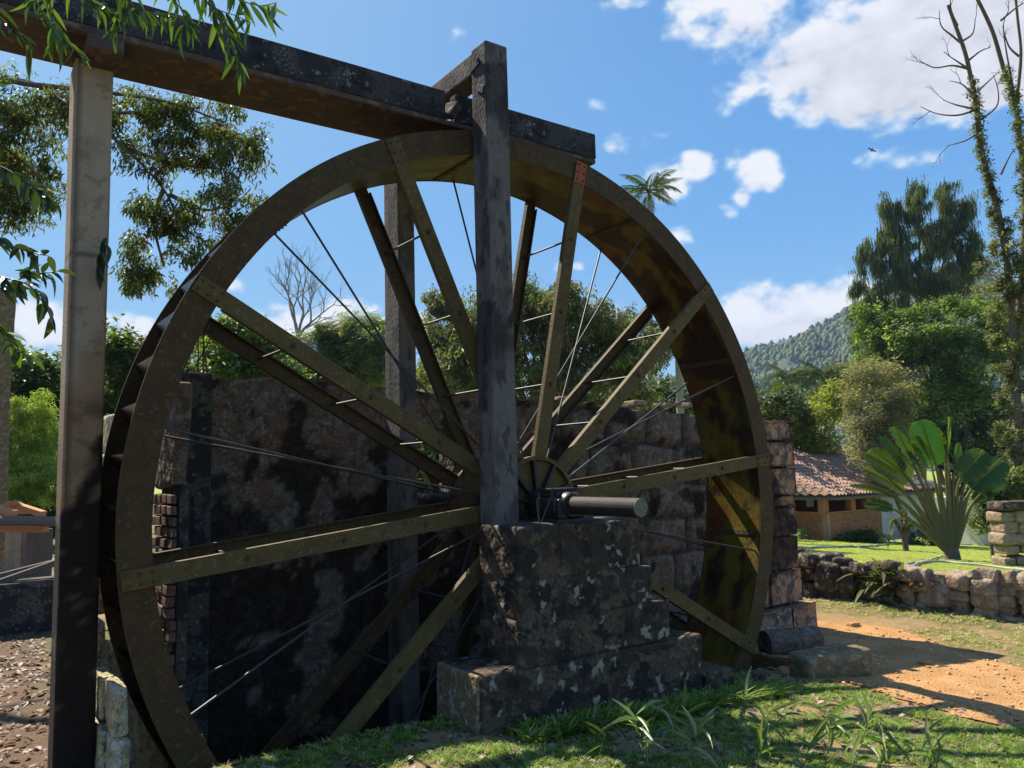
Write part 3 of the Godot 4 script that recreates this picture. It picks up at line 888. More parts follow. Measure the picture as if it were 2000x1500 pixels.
func wall_panel(x0: float, x1: float, y0: float, top: Callable, z0: float, z1: float, cell: float, hole: Rect2, amp: float) -> MB:
	var b := MB.new()
	var nx := maxi(1, int(round((x1 - x0) / cell)))
	var ny := maxi(1, int(round((top.call((x0 + x1) / 2) - y0) / cell)))
	var gone := func(i: int, j: int) -> bool:
		if i < 0 or j < 0 or i >= nx or j >= ny: return true
		var x := lerpf(x0, x1, (i + .5) / nx)
		var y := lerpf(y0, top.call(x), (j + .5) / ny)
		return hole.has_point(Vector2(x, y))
	for side in 2:
		for j in ny + 1:
			for i in nx + 1:
				var x := lerpf(x0, x1, float(i) / nx)
				var y := lerpf(y0, top.call(x), float(j) / ny)
				var z := z0 if side == 0 else z1
				var w := Vector3(x, y, z)
				var d := amp * (noise.get_noise_3dv(w * 60.0) + .6 * fine.get_noise_3dv(w * 40.0)) + amp * 1.2 * noise.get_noise_3dv(w * 18.0) - .05 * joint(x + .1 * noise.get_noise_2d(x * 30.0, y * 30.0), y + .1 * noise.get_noise_2d(y * 30.0, x * 30.0)) * smooth(.2, 1.4, x)
				var jt := joint(x + .1 * noise.get_noise_2d(x * 30.0, y * 30.0), y + .1 * noise.get_noise_2d(y * 30.0, x * 30.0)) * smooth(.2, 1.4, x)
				var big := .5 * noise.get_noise_3dv(w * 17.0 + Vector3(30, 0, 0)) + .6 * noise.get_noise_3dv(w * Vector3(80, 12, 80)) + .7 * noise.get_noise_3dv(w * 80.0) + .7 * fine.get_noise_3dv(w * 50.0)
				var mould := smooth(.06, -.04, big + .16 * (y - 1.75) + .2 * smooth(.3, 3.0, x))
				b.add(Vector3(x + .3 * d, y + .4 * d, z + (d if side == 0 else -d)), mix3(Color(1, 1, 1).lerp(Color(1.5, 1.15, .95), smooth(-.1, .25, noise.get_noise_3dv(w * 20.0 + Vector3(0, 70, 0))) * smooth(.2, 2.5, x)), Color(.21, .2, .2), maxf(mould, .75 * jt)))
	var m := (nx + 1) * (ny + 1)
	for j in ny:
		for i in nx:
			if gone.call(i, j): continue
			var a := j * (nx + 1) + i
			b.quad(a, a + nx + 1, a + nx + 2, a + 1)
			b.quad(m + a, m + a + 1, m + a + nx + 2, m + a + nx + 1)
			var ed := [[i - 1, j, a, a + nx + 1], [i + 1, j, a + nx + 2, a + 1], [i, j - 1, a + 1, a], [i, j + 1, a + nx + 1, a + nx + 2]]
			for e in ed:
				if gone.call(e[0], e[1]):
					b.q4(b.v[e[2]], b.v[m + e[2]], b.v[m + e[3]], b.v[e[3]])
	return b

func build_back_wall() -> void:
	var t := thing("ruined_wall", "ruined mill wall behind the wheel, black mould on plaster and bare stone blocks", "wall", Vector3(0, -.4, -1.7))
	var top := func(x: float) -> float: return lerpf(2.5, 2.31, smooth(-2, 3.5, x)) + .05 * noise.get_noise_2d(x * 60.0, 5.0) + .05 * noise.get_noise_2d(x * 14.0, 9.0)
	var b := wall_panel(-2.085, 4.2, -2.0, top, -1.45, -1.95, .04, Rect2(-.27, 1.12, .56, .96), .035)
	part("plaster_face", b.mesh(), M.old_plaster, t, Transform3D(Basis(), -t.position))
	rbox("concrete_column", Vector3(-2.335, -2.0, -1.8), Vector3(-2.09, 2.51, -1.38), M.plaster, t, .05, .014, .012, .6)
	for s in [[-2.3, .42, .0], [-2.24, .5, .12], [-2.19, .46, .0], [-2.15, .43, .0], [-2.12, .4, -.02]]:
		part("rebar", rod(Vector3(s[0], 2.5, -1.45) - t.position, Vector3(s[0] + s[2] * 1.6, 2.5 + s[1] * .8, -1.47) - t.position, .006).mesh(), M.rust_bar, t)
	var sooty := func(p: Vector3) -> Color:
		var n := noise.get_noise_3dv(p * 16.0) + .6 * noise.get_noise_3dv(p * 50.0) + .35 * fine.get_noise_3dv(p * 60.0)
		return mix3(Color(1, 1, 1), Color(.2, .19, .2), smooth(-.06, .12, n + .12 * (p.y - 1.2)))
	# stone courses of the right end
	var ys := [-.95, -.52, -.13, .3, .74, 1.12, 1.27, 1.63, 1.97, 2.3]
	for c in ys.size() - 1:
		var x := 4.205
		var last := 5.44 + (.0 if c > 2 else (.06 if c == 2 else .14)) + rnd(-.025, .025)
		while x < last - .2:
			var w := rnd(.6, 1.15)
			var x2 := x + w if x + w < last - .5 else last
			rbox("stone_block", Vector3(x + .003, ys[c] + .002, -1.93 + rnd(-.02, .02)), Vector3(x2 - .003, ys[c + 1] - .002 + (rnd(-.06, .05) if c == ys.size() - 2 else 0.0), -1.45 + rnd(-.03, .02) + (.06 if c < 2 else 0.0)), M.block, t, .045, .06, .012, .5, sooty)
			x = x2
	rbox("wall_core", Vector3(4.1, -.9, -1.86), Vector3(5.36, 2.2, -1.54), M.pier, t, .2, .0, .02)
	# loose cap stones
	for s in [[3.1, .34], [3.5, .2], [2.6, .26], [1.5, .3], [-.55, .4]]:
		rbox("cap_stone", Vector3(s[0], 2.3 + .05, -1.8), Vector3(s[0] + s[1], 2.3 + .16, -1.5), M.field_stone, t, .05, .05, .04, .9)

	t = thing("brick_jamb", "narrow broken jamb of burnt brick and plaster left of the ruined wall", "wall", Vector3(-2.44, -.2, -1.15))
	rbox("plaster_face", Vector3(-2.5, 1.62, -1.44), Vector3(-2.37, 2.36, -.86), M.old_plaster, t, .04, .06, .03, .9)
	rbox("core", Vector3(-2.45, -2.0, -1.42), Vector3(-2.375, 1.63, -.875), M.plaster, t, .1, .01)
	var y := .1
	while y < 1.58:
		var off := rnd(0, .12)
		for i in 4:
			var z0 := -1.43 + i * .15 - off * (1 if i > 0 else 0)
			rbox("brick", Vector3(-2.508 + rnd(-.012, .012), y, z0 + .008), Vector3(-2.452, y + .074, minf(z0 + .142, -.862)), M.burnt_brick, t, .05, .018, .012, 1.2)
		y += .078

	t = thing("end_wall", "sunlit yellowish rough stone end wall at the left edge of the wheel pit", "wall", Vector3(-2.75, -.1, -1))
	for i in 3:
		part("apron_stone", rough(Vector3(.2, .3, 1.9), .03, .07, .03, .8, Vector3(i * 3, 2, 9)).mesh(), M.pale_stone, t, Transform3D(Basis(Vector3.RIGHT, deg_to_rad(50 + i * 3)), Vector3(-2.84 + i * .19, -.32, -1.2) - t.position))
	for r in 9:
		var y0 := -.3 + r * .275
		var lean := -3.0 + .14 * smooth(0.5, 1.8, y0)
		var z := lerpf(-1.8, -1.55, r / 8.0) + rnd(-.04, .04)
		var z1 := .04 if y0 < .3 else -.74
		while z < z1 - .12:
			var w := rnd(.28, .55)
			var z2 := minf(z + w, z1)
			rbox("stone_block", Vector3(lean + rnd(-.03, .03), y0, z), Vector3(lean + .115, y0 + .272, z2 - .004), M.pale_stone, t, .026, .07, .03, .8)
			z = z2
# ---------------------------------------------------------------- leaves
func leaf(b: MB, x: Transform3D, len: float, wid: float, droop: float, segs: int, col: Color, fold := 0.25) -> void:
	var k0 := b.v.size()
	for i in segs + 1:
		var t := float(i) / segs
		var w := wid * 0.5 * pow(sin(PI * pow(t, 0.72)), 0.9) if i > 0 and i < segs else 0.0
		var y := -droop * len * t * t
		b.add(x * Vector3(len * t, y + w * fold, -w), col)
		b.add(x * Vector3(len * t, y, 0), col)
		b.add(x * Vector3(len * t, y + w * fold, w), col)
	for i in segs:
		var a := k0 + i * 3
		b.quad(a, a + 3, a + 4, a + 1)
		b.quad(a + 1, a + 4, a + 5, a + 2)

func cluster(kind: String, sd: int) -> ArrayMesh:   # a spray of leaves about one unit across
	var g := RandomNumberGenerator.new()
	g.seed = sd
	var b := MB.new()
	if kind == "strand":   # hanging tassels of a weeping conifer
		for i in 9:
			var p := Vector3(g.randf_range(-.3, .3), g.randf_range(-.1, .15), g.randf_range(-.3, .3))
			var l := g.randf_range(.5, 1.0)
			var a := g.randf_range(0, TAU)
			var s := Vector3(cos(a), 0, sin(a)) * .035
			var sway := Vector3(g.randf_range(-.08, .08), 0, g.randf_range(-.08, .08))
			var t := g.randf_range(.7, 1.2)
			for k in 3:
				var y0 := -l * k / 3.0
				var y1 := -l * (k + 1) / 3.0
				var w0 := 1.0 - k * .25
				var w1 := 1.0 - (k + 1) * .25
				b.q4(p + Vector3(0, y0, 0) + sway * k - s * w0, p + Vector3(0, y0, 0) + sway * k + s * w0, p + Vector3(0, y1, 0) + sway * (k + 1) + s * w1, p + Vector3(0, y1, 0) + sway * (k + 1) - s * w1, Color(t, t, t))
		return b.mesh()
	var n: int = {"broad": 11, "droop": 12, "fine": 22, "feather": 20, "bamboo": 12, "ivy": 9}[kind]
	for i in n:
		var d := Vector3(g.randf_range(-1, 1), g.randf_range(-1, 1), g.randf_range(-1, 1))
		var p := d * 0.42
		var tilt := g.randf_range(-.6, .5)
		if kind in ["droop", "bamboo"]: tilt = g.randf_range(-1.35, -.5)
		var bs := Basis.from_euler(Vector3(g.randf_range(-.7, .7), g.randf_range(0, TAU), tilt))
		var l := g.randf_range(.28, .42)
		var w := l * .42
		if kind == "droop": l *= 1.15; w = l * .26
		if kind == "bamboo": l *= 1.25; w = l * .15
		if kind == "fine": l *= .6; w = l * .34
		if kind == "feather": l *= 1.1; w = l * .2
		if kind == "ivy": l *= .8; w = l * .8
		var t := g.randf_range(.65, 1.3)
		var e := bs * Vector3(l, 0, 0)
		var s := bs * Vector3(0, w * .12, w * .5)
		var s2 := bs * Vector3(0, w * .12, -w * .5)
		var c := Color(t, t * g.randf_range(.94, 1.06), t)
		if kind == "feather":
			for k in 5:
				var q := p + e * (.1 + .2 * k)
				for sg in [-1.0, 1.0]:
					var f: Vector3 = bs * Vector3(.05, 0, sg * .16)
					b.t3(q, q + f + bs * Vector3(.03, 0, 0), q + f * .6 + bs * Vector3(.07, .01, 0), c)
		else:
			var k := b.add(p, c); b.add(p + e * .45 + s, c); b.add(p + e, c); b.add(p + e * .45 + s2, c)
			b.tri(k, k + 1, k + 2); b.tri(k, k + 2, k + 3)
	return b.mesh()

var CL := {}
func crown(owner: Node3D, blobs: Array, kind: String, count: int, size: Vector2, palette: Array, m: Material, gaps := 0.0, called := "crown", inner := 0.35) -> void:
	if not CL.has(kind): CL[kind] = cluster(kind, kind.length() * 31 + 5)
	var total := 0.0
	for bl in blobs: total += pow(bl[1].x * bl[1].y * bl[1].z, .667)
	var places := []
	var cols := PackedColorArray()
	for bl in blobs:
		var c: Vector3 = bl[0]
		var r: Vector3 = bl[1]
		var want := int(count * pow(r.x * r.y * r.z, .667) / total)
		var subs := []   # the crown is made of many loose clumps with gaps between them
		var n := 10 + int(14.0 * sqrt(r.length() / 2.0))
		for i in n:
			var d := rdir()
			var e := c + d * r * lerpf(inner, 1.0, pow(rnd(0, 1), .6)) * (1.0 + .3 * noise.get_noise_3dv(d * 40.0 + c * 9.0))
			subs.append([e, rnd(.16, .36), rnd(.7, 1.25)])
		for i in want:
			var sb: Array = subs[rng.randi() % subs.size()]
			var g := Vector3(rng.randfn(0, .5), rng.randfn(0, .42), rng.randfn(0, .5))
			if kind == "strand": g = Vector3(g.x * .8, g.y * 1.9 - .5, g.z * .8)
			if kind == "droop": g = Vector3(g.x, g.y * 1.25 - .2, g.z) * 1.3
			var p: Vector3 = sb[0] + g * r * float(sb[1])
			if gaps > 0.0 and noise.get_noise_3dv(p * (30.0 / maxf(.4, size.y))) < gaps - .62: continue
			var s := rnd(size.x, size.y)
			var bs := Basis(Vector3.UP, rnd(0, TAU))
			if kind != "strand": bs = Basis.from_euler(Vector3(rnd(-.5, .5), rnd(0, TAU), rnd(-.5, .5)))
			var pal: Color = palette[rng.randi() % palette.size()]
			var t: float = rnd(.75, 1.25) * sb[2] * 1.6
			places.append(Transform3D(bs.scaled(Vector3(s, s, s)), p - owner.position))
			cols.append(Color(pal.r * t, pal.g * t, pal.b * t))
	multi(called, CL[kind], m, owner, places, cols)

func limb(b: MB, pts: Array, r0: float, r1: float, sides := 6, step := 0.35) -> void:
	var c := curve(pts, step)
	var radii := []
	for i in c.size(): radii.append(lerpf(r0, r1, pow(float(i) / maxi(1, c.size() - 1), .8)))
	tube(b, c, radii, sides, Color.WHITE, true, .12)

# blobs given as [x, y, half width, half height, depth offset] of a picture at «deep» metres
func px_blobs(list: Array, deep: float, thick := 1.0) -> Array:
	var out := []
	for l in list:
		var d: float = deep + (l[4] if l.size() > 4 else 0.0)
		var k := d / 1571.0
		out.append([at(l[0], l[1], d), Vector3(l[2] * k, l[3] * k, minf(l[2], l[3] * 1.6) * k * thick)])
	return out

func tree(called: String, label: String, group: String, foot: Vector2, deep: float, list: Array, kind: String, count: int, size: Vector2, palette: Array, trunk_r: float, gaps := 0.3, bark := "bark", category := "tree") -> Node3D:
	var p := at(foot.x, foot.y, deep)
	p.y = ground_y(p.x, p.z) if absf(p.x) < 200 and absf(p.z) < 200 else p.y
	var t := thing(called, label, category, p, group)
	var blobs := px_blobs(list, deep)
	var mid := Vector3.ZERO
	var low := 1e9
	for b in blobs:
		mid += b[0] / blobs.size()
		low = minf(low, b[0].y - b[1].y)
	var fork := Vector3(lerpf(p.x, mid.x, .5), lerpf(p.y, maxf(low, p.y + .5), .75), lerpf(p.z, mid.z, .5))
	var tb := MB.new()
	limb(tb, [Vector3.ZERO, (fork - p) * Vector3(.3, .5, .3), fork - p], trunk_r * 1.25, trunk_r * .8, 8)
	part("trunk", tb.mesh(), M[bark], t)
	var lb := MB.new()
	for b in blobs:
		var e: Vector3 = b[0] - p
		var s := fork - p
		limb(lb, [s, s.lerp(e, .5) + Vector3(0, .12, 0) * s.distance_to(e) + rdir() * .1, e + Vector3(0, b[1].y * .5, 0)], trunk_r * .45, trunk_r * .08, 5, .5)
		for k in 3:
			var q: Vector3 = s.lerp(e, rnd(.5, .9))
			limb(lb, [q, q.lerp(e + rdir() * b[1] * .8, .6), e + rdir() * b[1] * .9], trunk_r * .18, trunk_r * .04, 4, .6)
	part("limbs", lb.mesh(), M[bark], t)
	crown(t, blobs, kind, count, size, palette, M.leaf, gaps)
	return t

func G(r: float, g: float, b: float) -> Color: return Color(r, g, b)

func twigs(b: MB, p: Vector3, d: Vector3, len: float, r: float, depth: int) -> void:
	var q := p + d * len
	var mid := p + d * len * .5 + rdir() * len * .06
	tube(b, [p, mid, q], [r, r * .85, r * .7], 5 if r > .03 else 4, Color.WHITE, false)
	if depth <= 0: return
	var n := 2 if rnd(0, 1) < .65 else 3
	for i in n:
		var nd := (d + rdir() * rnd(.45, .8) + Vector3(0, .12, 0)).normalized()
		twigs(b, q if i < 2 else mid, nd, len * rnd(.62, .86), r * rnd(.55, .68), depth - 1)

# ---------------------------------------------------------------- trees
func build_trees() -> void:
	var dark := [G(.035, .055, .018), G(.045, .07, .02), G(.06, .085, .025), G(.05, .06, .03)]
	var mid := [G(.06, .095, .022), G(.08, .12, .03), G(.05, .075, .02), G(.1, .12, .045)]
	var bright := [G(.13, .19, .03), G(.1, .16, .03), G(.17, .2, .05), G(.07, .11, .025)]
	var greyish := [G(.1, .105, .06), G(.13, .13, .085), G(.08, .1, .04), G(.15, .145, .1), G(.1, .14, .04)]
	# overhanging tree at the left
	var t := thing("overhanging_tree", "tree at upper left with drooping narrow leaves behind the pale post", "tree", at(-420, 1150, 11.0))
	t.position.y = 0.0
	var o := t.position
	var b := MB.new()
	limb(b, [Vector3.ZERO, Vector3(.1, 2.2, 0), at(-330, 300, 11) - o], .3, .2, 9)
	part("trunk", b.mesh(), M.bark, t)
	b = MB.new()
	for l in [[[-330, 300], [-100, 150], [60, 165], [200, 180], [330, 200], [440, 240]], [[-330, 300], [0, 160], [150, 220], [245, 290], [320, 370], [352, 440]], [[245, 290], [340, 320], [440, 330]], [[320, 370], [300, 430], [320, 520]], [[150, 220], [260, 220], [390, 210]], [[-200, 200], [-40, 260], [60, 330], [100, 400]], [[330, 380], [400, 410], [450, 400]]]:
		var pts := []
		for q in l: pts.append(at(q[0], q[1], 11.0 + rnd(-.3, .3)) - o)
		limb(b, pts, .075 if l.size() > 4 else .035, .012, 6, .2)
	part("limbs", b.mesh(), M.bark, t)
	crown(t, px_blobs([[100, 215, 120, 60], [40, 290, 90, 80, .4], [20, 390, 70, 70, .5], [200, 230, 70, 55], [270, 210, 60, 40], [360, 220, 70, 32], [440, 235, 50, 40], [300, 300, 60, 50], [400, 300, 70, 45], [490, 300, 36, 50], [480, 360, 50, 40], [420, 400, 60, 40], [350, 440, 50, 40], [310, 410, 45, 35], [370, 500, 55, 36], [310, 535, 40, 36], [250, 480, 36, 30], [270, 540, 40, 24], [460, 430, 40, 26]], 11.0, 1.2), "droop", 4400, Vector2(.15, .26), [G(.06, .085, .022), G(.08, .11, .03), G(.05, .07, .02), G(.13, .15, .045), G(.11, .1, .05)], M.leaf, .5, "crown", .1)
	# left background
	tree("bamboo_clump", "bright yellow green bamboo clump behind the timber frame at far left", "", Vector2(40, 1000), 21.0, [[24, 870, 40, 70], [60, 850, 30, 66, .4], [96, 860, 26, 60, .6], [-30, 880, 50, 80], [60, 930, 60, 40], [-4, 810, 26, 46], [40, 800, 20, 34], [84, 800, 18, 36, .5], [30, 950, 60, 60], [95, 940, 50, 60, .5], [-40, 950, 50, 60]], "bamboo", 7500, Vector2(.2, .34), [G(.24, .32, .05), G(.28, .34, .08), G(.18, .26, .04)], .04, .25, "bark", "bamboo")
	tree("forest_tree", "dark shaded thicket below the bright bamboo at far left", "trees behind the mill", Vector2(30, 1040), 25.0, [[20, 980, 80, 50], [100, 970, 70, 50], [60, 930, 90, 40, 1], [-50, 960, 60, 70], [150, 900, 60, 70, 1.5], [60, 1020, 100, 26]], "broad", 1300, Vector2(.45, .8), dark, .1, .0)
	tree("forest_tree", "dark green rounded tree far left behind the bright bamboo", "trees behind the mill", Vector2(60, 900), 30.0, [[60, 740, 70, 50], [10, 730, 60, 60, 2], [110, 790, 60, 60], [40, 830, 80, 60, 1], [150, 720, 50, 40, 3], [-60, 780, 80, 90]], "broad", 1700, Vector2(.6, 1.0), mid, .25, .2)
	tree("forest_tree", "dense dark tree seen between the pale post and wheel rim", "trees behind the mill", Vector2(260, 950), 26.0, [[270, 700, 70, 55], [230, 770, 60, 70, .5], [300, 790, 60, 70], [250, 850, 80, 60, 1], [340, 740, 50, 50, 2]], "broad", 1700, Vector2(.5, .85), mid, .25, .2)
	tree("forest_tree", "light green leafy tree rising above the concrete column with rebars", "trees behind the mill", Vector2(470, 900), 30.0, [[470, 660, 60, 40], [430, 700, 60, 44], [520, 690, 50, 40, 1], [400, 660, 40, 36, 2], [470, 740, 110, 36]], "broad", 1500, Vector2(.5, .8), bright, .16, .4)
	tree("feathery_tree", "feathery light green tree seen through the left wheel spokes", "trees behind the mill", Vector2(690, 900), 34.0, [[650, 660, 40, 24], [700, 640, 40, 28], [740, 660, 36, 32, 1], [690, 680, 80, 40], [610, 700, 40, 36], [730, 720, 60, 36], [650, 740, 90, 30]], "feather", 800, Vector2(.6, 1.0), [G(.15, .18, .08), G(.18, .2, .1), G(.11, .14, .06)], .12, .5)
	tree("grey_green_tree", "large grey green tree in the middle behind the wheel and wall", "trees behind the mill", Vector2(1040, 900), 23.0, [[1060, 590, 80, 50], [960, 640, 90, 60], [870, 640, 50, 60, .5], [1140, 640, 80, 60], [1200, 690, 60, 50, .5], [1040, 690, 120, 60], [900, 720, 90, 60], [1130, 740, 110, 50], [860, 590, 34, 34, 1], [1230, 750, 50, 50, 1], [1000, 760, 150, 40, .5], [1190, 630, 60, 46], [1255, 690, 50, 50, .5], [1000, 585, 60, 40]], "droop", 8500, Vector2(.27, .44), greyish, .2, .4)
	tree("forest_tree", "low dark green trees behind the wall right of the centre post", "trees behind the mill", Vector2(1200, 930), 36.0, [[1180, 780, 90, 50], [1290, 790, 70, 50], [1400, 800, 80, 60, 4], [1500, 800, 80, 50, 6]], "broad", 900, Vector2(.7, 1.1), dark, .2, .2)
	tree("forest_tree", "low green thicket behind the ruined wall left of the rear post", "trees behind the mill", Vector2(600, 930), 40.0, [[560, 730, 120, 40], [760, 740, 90, 40], [860, 760, 90, 40], [420, 760, 80, 50]], "broad", 1000, Vector2(.7, 1.1), mid, .2, .2)
	tree("shrub", "leafy green shrub seen through the opening in the ruined wall", "", Vector2(850, 1010), 14.0, [[850, 900, 70, 70], [900, 960, 60, 50], [800, 960, 60, 60], [870, 840, 60, 40]], "broad", 900, Vector2(.3, .5), [G(.12, .15, .06), G(.16, .18, .09), G(.08, .11, .04)], .05, .2, "bark", "shrub")
	# bare tree in the wheel
	t = thing("bare_tree", "leafless pale tree seen through the upper left wheel spokes", "tree", at(590, 900, 40.0))
	t.position.y = ground_y(t.position.x, t.position.z)
	b = MB.new()
	var s0 := at(582, 660, 40) - t.position
	limb(b, [Vector3.ZERO, s0 * .6, s0], .22, .13, 7)
	part("trunk", b.mesh(), M.pale_bark, t)
	b = MB.new()
	for d in [[Vector3(-.2, 1, .1), 1.5], [Vector3(.25, 1, -.1), 1.4], [Vector3(.6, .8, .2), 1.0], [Vector3(-.1, 1, -.4), 1.4]]:
		twigs(b, s0, (d[0] as Vector3).normalized(), d[1], .085, 5)
	part("limbs", b.mesh(), M.pale_bark, t)
	# right side
	tree("glossy_tree", "large bushy tree with glossy green leaves at right behind travellers palm", "", Vector2(1850, 1040), 47.0, [[1800, 650, 80, 60], [1880, 640, 70, 60], [1740, 700, 60, 60], [1830, 740, 100, 80], [1920, 720, 70, 80, -.5], [1960, 640, 60, 60, 1], [1700, 640, 40, 50, 1], [1880, 840, 90, 70], [1800, 850, 60, 60], [1950, 850, 60, 70], [1930, 930, 50, 40, -1]], "broad", 11500, Vector2(.42, .75), [G(.07, .12, .022), G(.1, .16, .03), G(.14, .2, .04), G(.045, .075, .02), G(.2, .23, .13)], .3, .3)  # the palest leaf tone puts highlights into the crown's colour
	tree("grey_shrub_tree", "fine twigged greyish shrub overhanging the tiled roof", "", Vector2(1775, 1030), 36.5, [[1705, 795, 60, 32], [1750, 785, 44, 40], [1690, 835, 46, 38], [1735, 850, 54, 46], [1685, 885, 36, 28], [1735, 920, 40, 26], [1770, 890, 34, 40], [1680, 745, 44, 32, 1], [1735, 735, 36, 34, 1.5]], "fine", 2300, Vector2(.5, .85), [G(.2, .185, .12), G(.25, .235, .16), G(.14, .15, .07), G(.17, .16, .11)], .12, .36)
	tree("yellow_shrub", "yellow green shrub rising behind the end of the tiled roof ridge", "", Vector2(1590, 1000), 42.0, [[1590, 830, 34, 28], [1570, 855, 30, 24], [1620, 800, 40, 30, 2], [1640, 770, 40, 30, 3], [1590, 880, 60, 30]], "broad", 900, Vector2(.5, .8), [G(.2, .22, .04), G(.14, .18, .03), G(.24, .23, .06)], .12, .25, "bark", "shrub")
	tree("forest_tree", "dark low wood behind the two feather palms", "trees behind the mill", Vector2(1560, 900), 70.0, [[1540, 800, 70, 36], [1620, 770, 70, 40, 3], [1480, 810, 60, 40], [1700, 740, 80, 50, 6]], "broad", 700, Vector2(1.3, 2.2), [G(.04, .055, .03), G(.055, .065, .035)], .3, .2)
	# weeping conifer
	var deep := 56.0
	t = thing("weeping_conifer", "tall weeping conifer with several shaggy tops at upper right", "tree", at(1800, 1040, deep))
	t.position.y = -3.0
	b = MB.new()
	var fk := at(1800, 620, deep) - t.position
	limb(b, [Vector3.ZERO, fk * .5, fk], .4, .26, 8)
	part("trunk", b.mesh(), M.bark, t)
	b = MB.new()
	for q in [[1790, 345], [1845, 345], [1885, 380], [1735, 375], [1690, 480], [1915, 470], [1760, 420]]:
		var e := at(q[0], q[1], deep + rnd(-.6, .6)) - t.position
		limb(b, [fk, fk.lerp(e, .5) + Vector3(0, -.4, 0), e], .13, .02, 5)
	part("limbs", b.mesh(), M.bark, t)
	crown(t, px_blobs([[1792, 385, 22, 48], [1848, 385, 26, 48], [1884, 410, 24, 46], [1738, 420, 24, 46], [1770, 450, 30, 40], [1815, 460, 36, 46], [1865, 470, 36, 50], [1900, 500, 24, 40], [1730, 490, 36, 44], [1690, 505, 24, 28], [1710, 555, 42, 40], [1775, 540, 46, 40], [1840, 545, 40, 36], [1740, 610, 56, 40], [1700, 650, 40, 40], [1870, 540, 40, 36]], deep, 1.0), "strand", 7000, Vector2(.55, .95), [G(.07, .09, .05), G(.09, .11, .06), G(.12, .135, .08), G(.05, .07, .042)], M.leaf, .5, "crown", .1)
	# creeper clad bare tree
	deep = 21.0
	t = thing("creeper_clad_tree", "half bare tree at the right edge, its trunk wrapped in creeper leaves", "tree", at(1990, 1050, deep))
	t.position.y = ground_y(t.position.x, t.position.z)
	o = t.position
	b = MB.new()
	var main := [[1995, 1050], [1990, 900], [1982, 720], [1972, 560], [1955, 440], [1932, 350], [1916, 290], [1908, 215], [1896, 150], [1884, 100], [1868, 55], [1852, 10]]
	var second := [[1985, 700], [2002, 420], [1992, 270], [1980, 190], [1962, 140], [1938, 60], [1905, -10]]
	var third := [[1984, 210], [1994, 110], [1988, 40], [1982, -20]]
	var rr := [[.2, .045], [.15, .045], [.07, .03]]
	var lines_ := [main, second, third]
	for k in 3:
		var pts := []
		for q in lines_[k]: pts.append(at(q[0], q[1], deep + k * .25) - o)
		limb(b, pts, rr[k][0] * .8, rr[k][1], 8, .25)
	part("trunk", b.mesh(), M.bark, t)
	b = MB.new()
	for l in [[[1904, 215], [1870, 225], [1830, 222], [1798, 208]], [[1900, 212], [1868, 205], [1842, 195]], [[1893, 135], [1860, 128], [1825, 132], [1795, 118]], [[1893, 135], [1855, 110], [1843, 100]], [[1884, 90], [1860, 70], [1838, 50], [1835, 20]], [[1880, 80], [1900, 65], [1905, 35]], [[1908, 180], [1940, 150], [1952, 140]], [[1912, 235], [1945, 210], [1950, 180], [1940, 145]], [[1910, 260], [1885, 275], [1850, 285]], [[1870, 50], [1858, 20], [1856, -10]], [[1890, 120], [1915, 100], [1935, 92]], [[1980, 180], [1960, 60], [1970, 20]], [[1990, 110], [1970, 90], [1958, 50]], [[1955, 340], [1975, 300], [1990, 285]], [[1955, 40], [1985, 15], [2010, 0]], [[1903, 190], [1880, 165], [1855, 158]]]:
		var pts := []
		for q in l: pts.append(at(q[0], q[1], deep + rnd(-.2, .2)) - o)
		limb(b, pts, .034, .008, 5, .15)
		for k in 1:
			var p: Vector3 = pts[-1].lerp(pts[-2], rnd(0, 1))
			twigs(b, p, ((pts[-1] - pts[0]).normalized() + rdir() * .7).normalized(), .28, .011, 2)
	part("limbs", b.mesh(), M.bark, t)
	var iv := []
	for k in 2:
		for i in range(1, lines_[k].size() - (4 if k == 0 else 3)):
			var a: Array = lines_[k][i]
			var c: Array = lines_[k][i + 1]
			for f in 3:
				var w := lerpf(a[1], c[1], f / 3.0)
				iv.append([lerpf(a[0], c[0], f / 3.0), w, 7.0 + smooth(300, 620, w) * 22.0, 26.0])
	crown(t, px_blobs(iv, deep, 1.4), "ivy", 2600, Vector2(.16, .28), [G(.05, .065, .03), G(.12, .13, .09), G(.075, .1, .035), G(.15, .15, .11)], M.leaf, .15, "creeper", .5)
	crown(t, px_blobs([[1960, 500, 50, 50], [1985, 600, 40, 80], [1940, 570, 40, 40], [1995, 450, 30, 60], [1990, 780, 40, 100]], deep, 1.0), "ivy", 700, Vector2(.14, .24), [G(.12, .13, .09), G(.09, .1, .05), G(.16, .16, .12)], M.leaf, .4, "loose_creeper", .2)

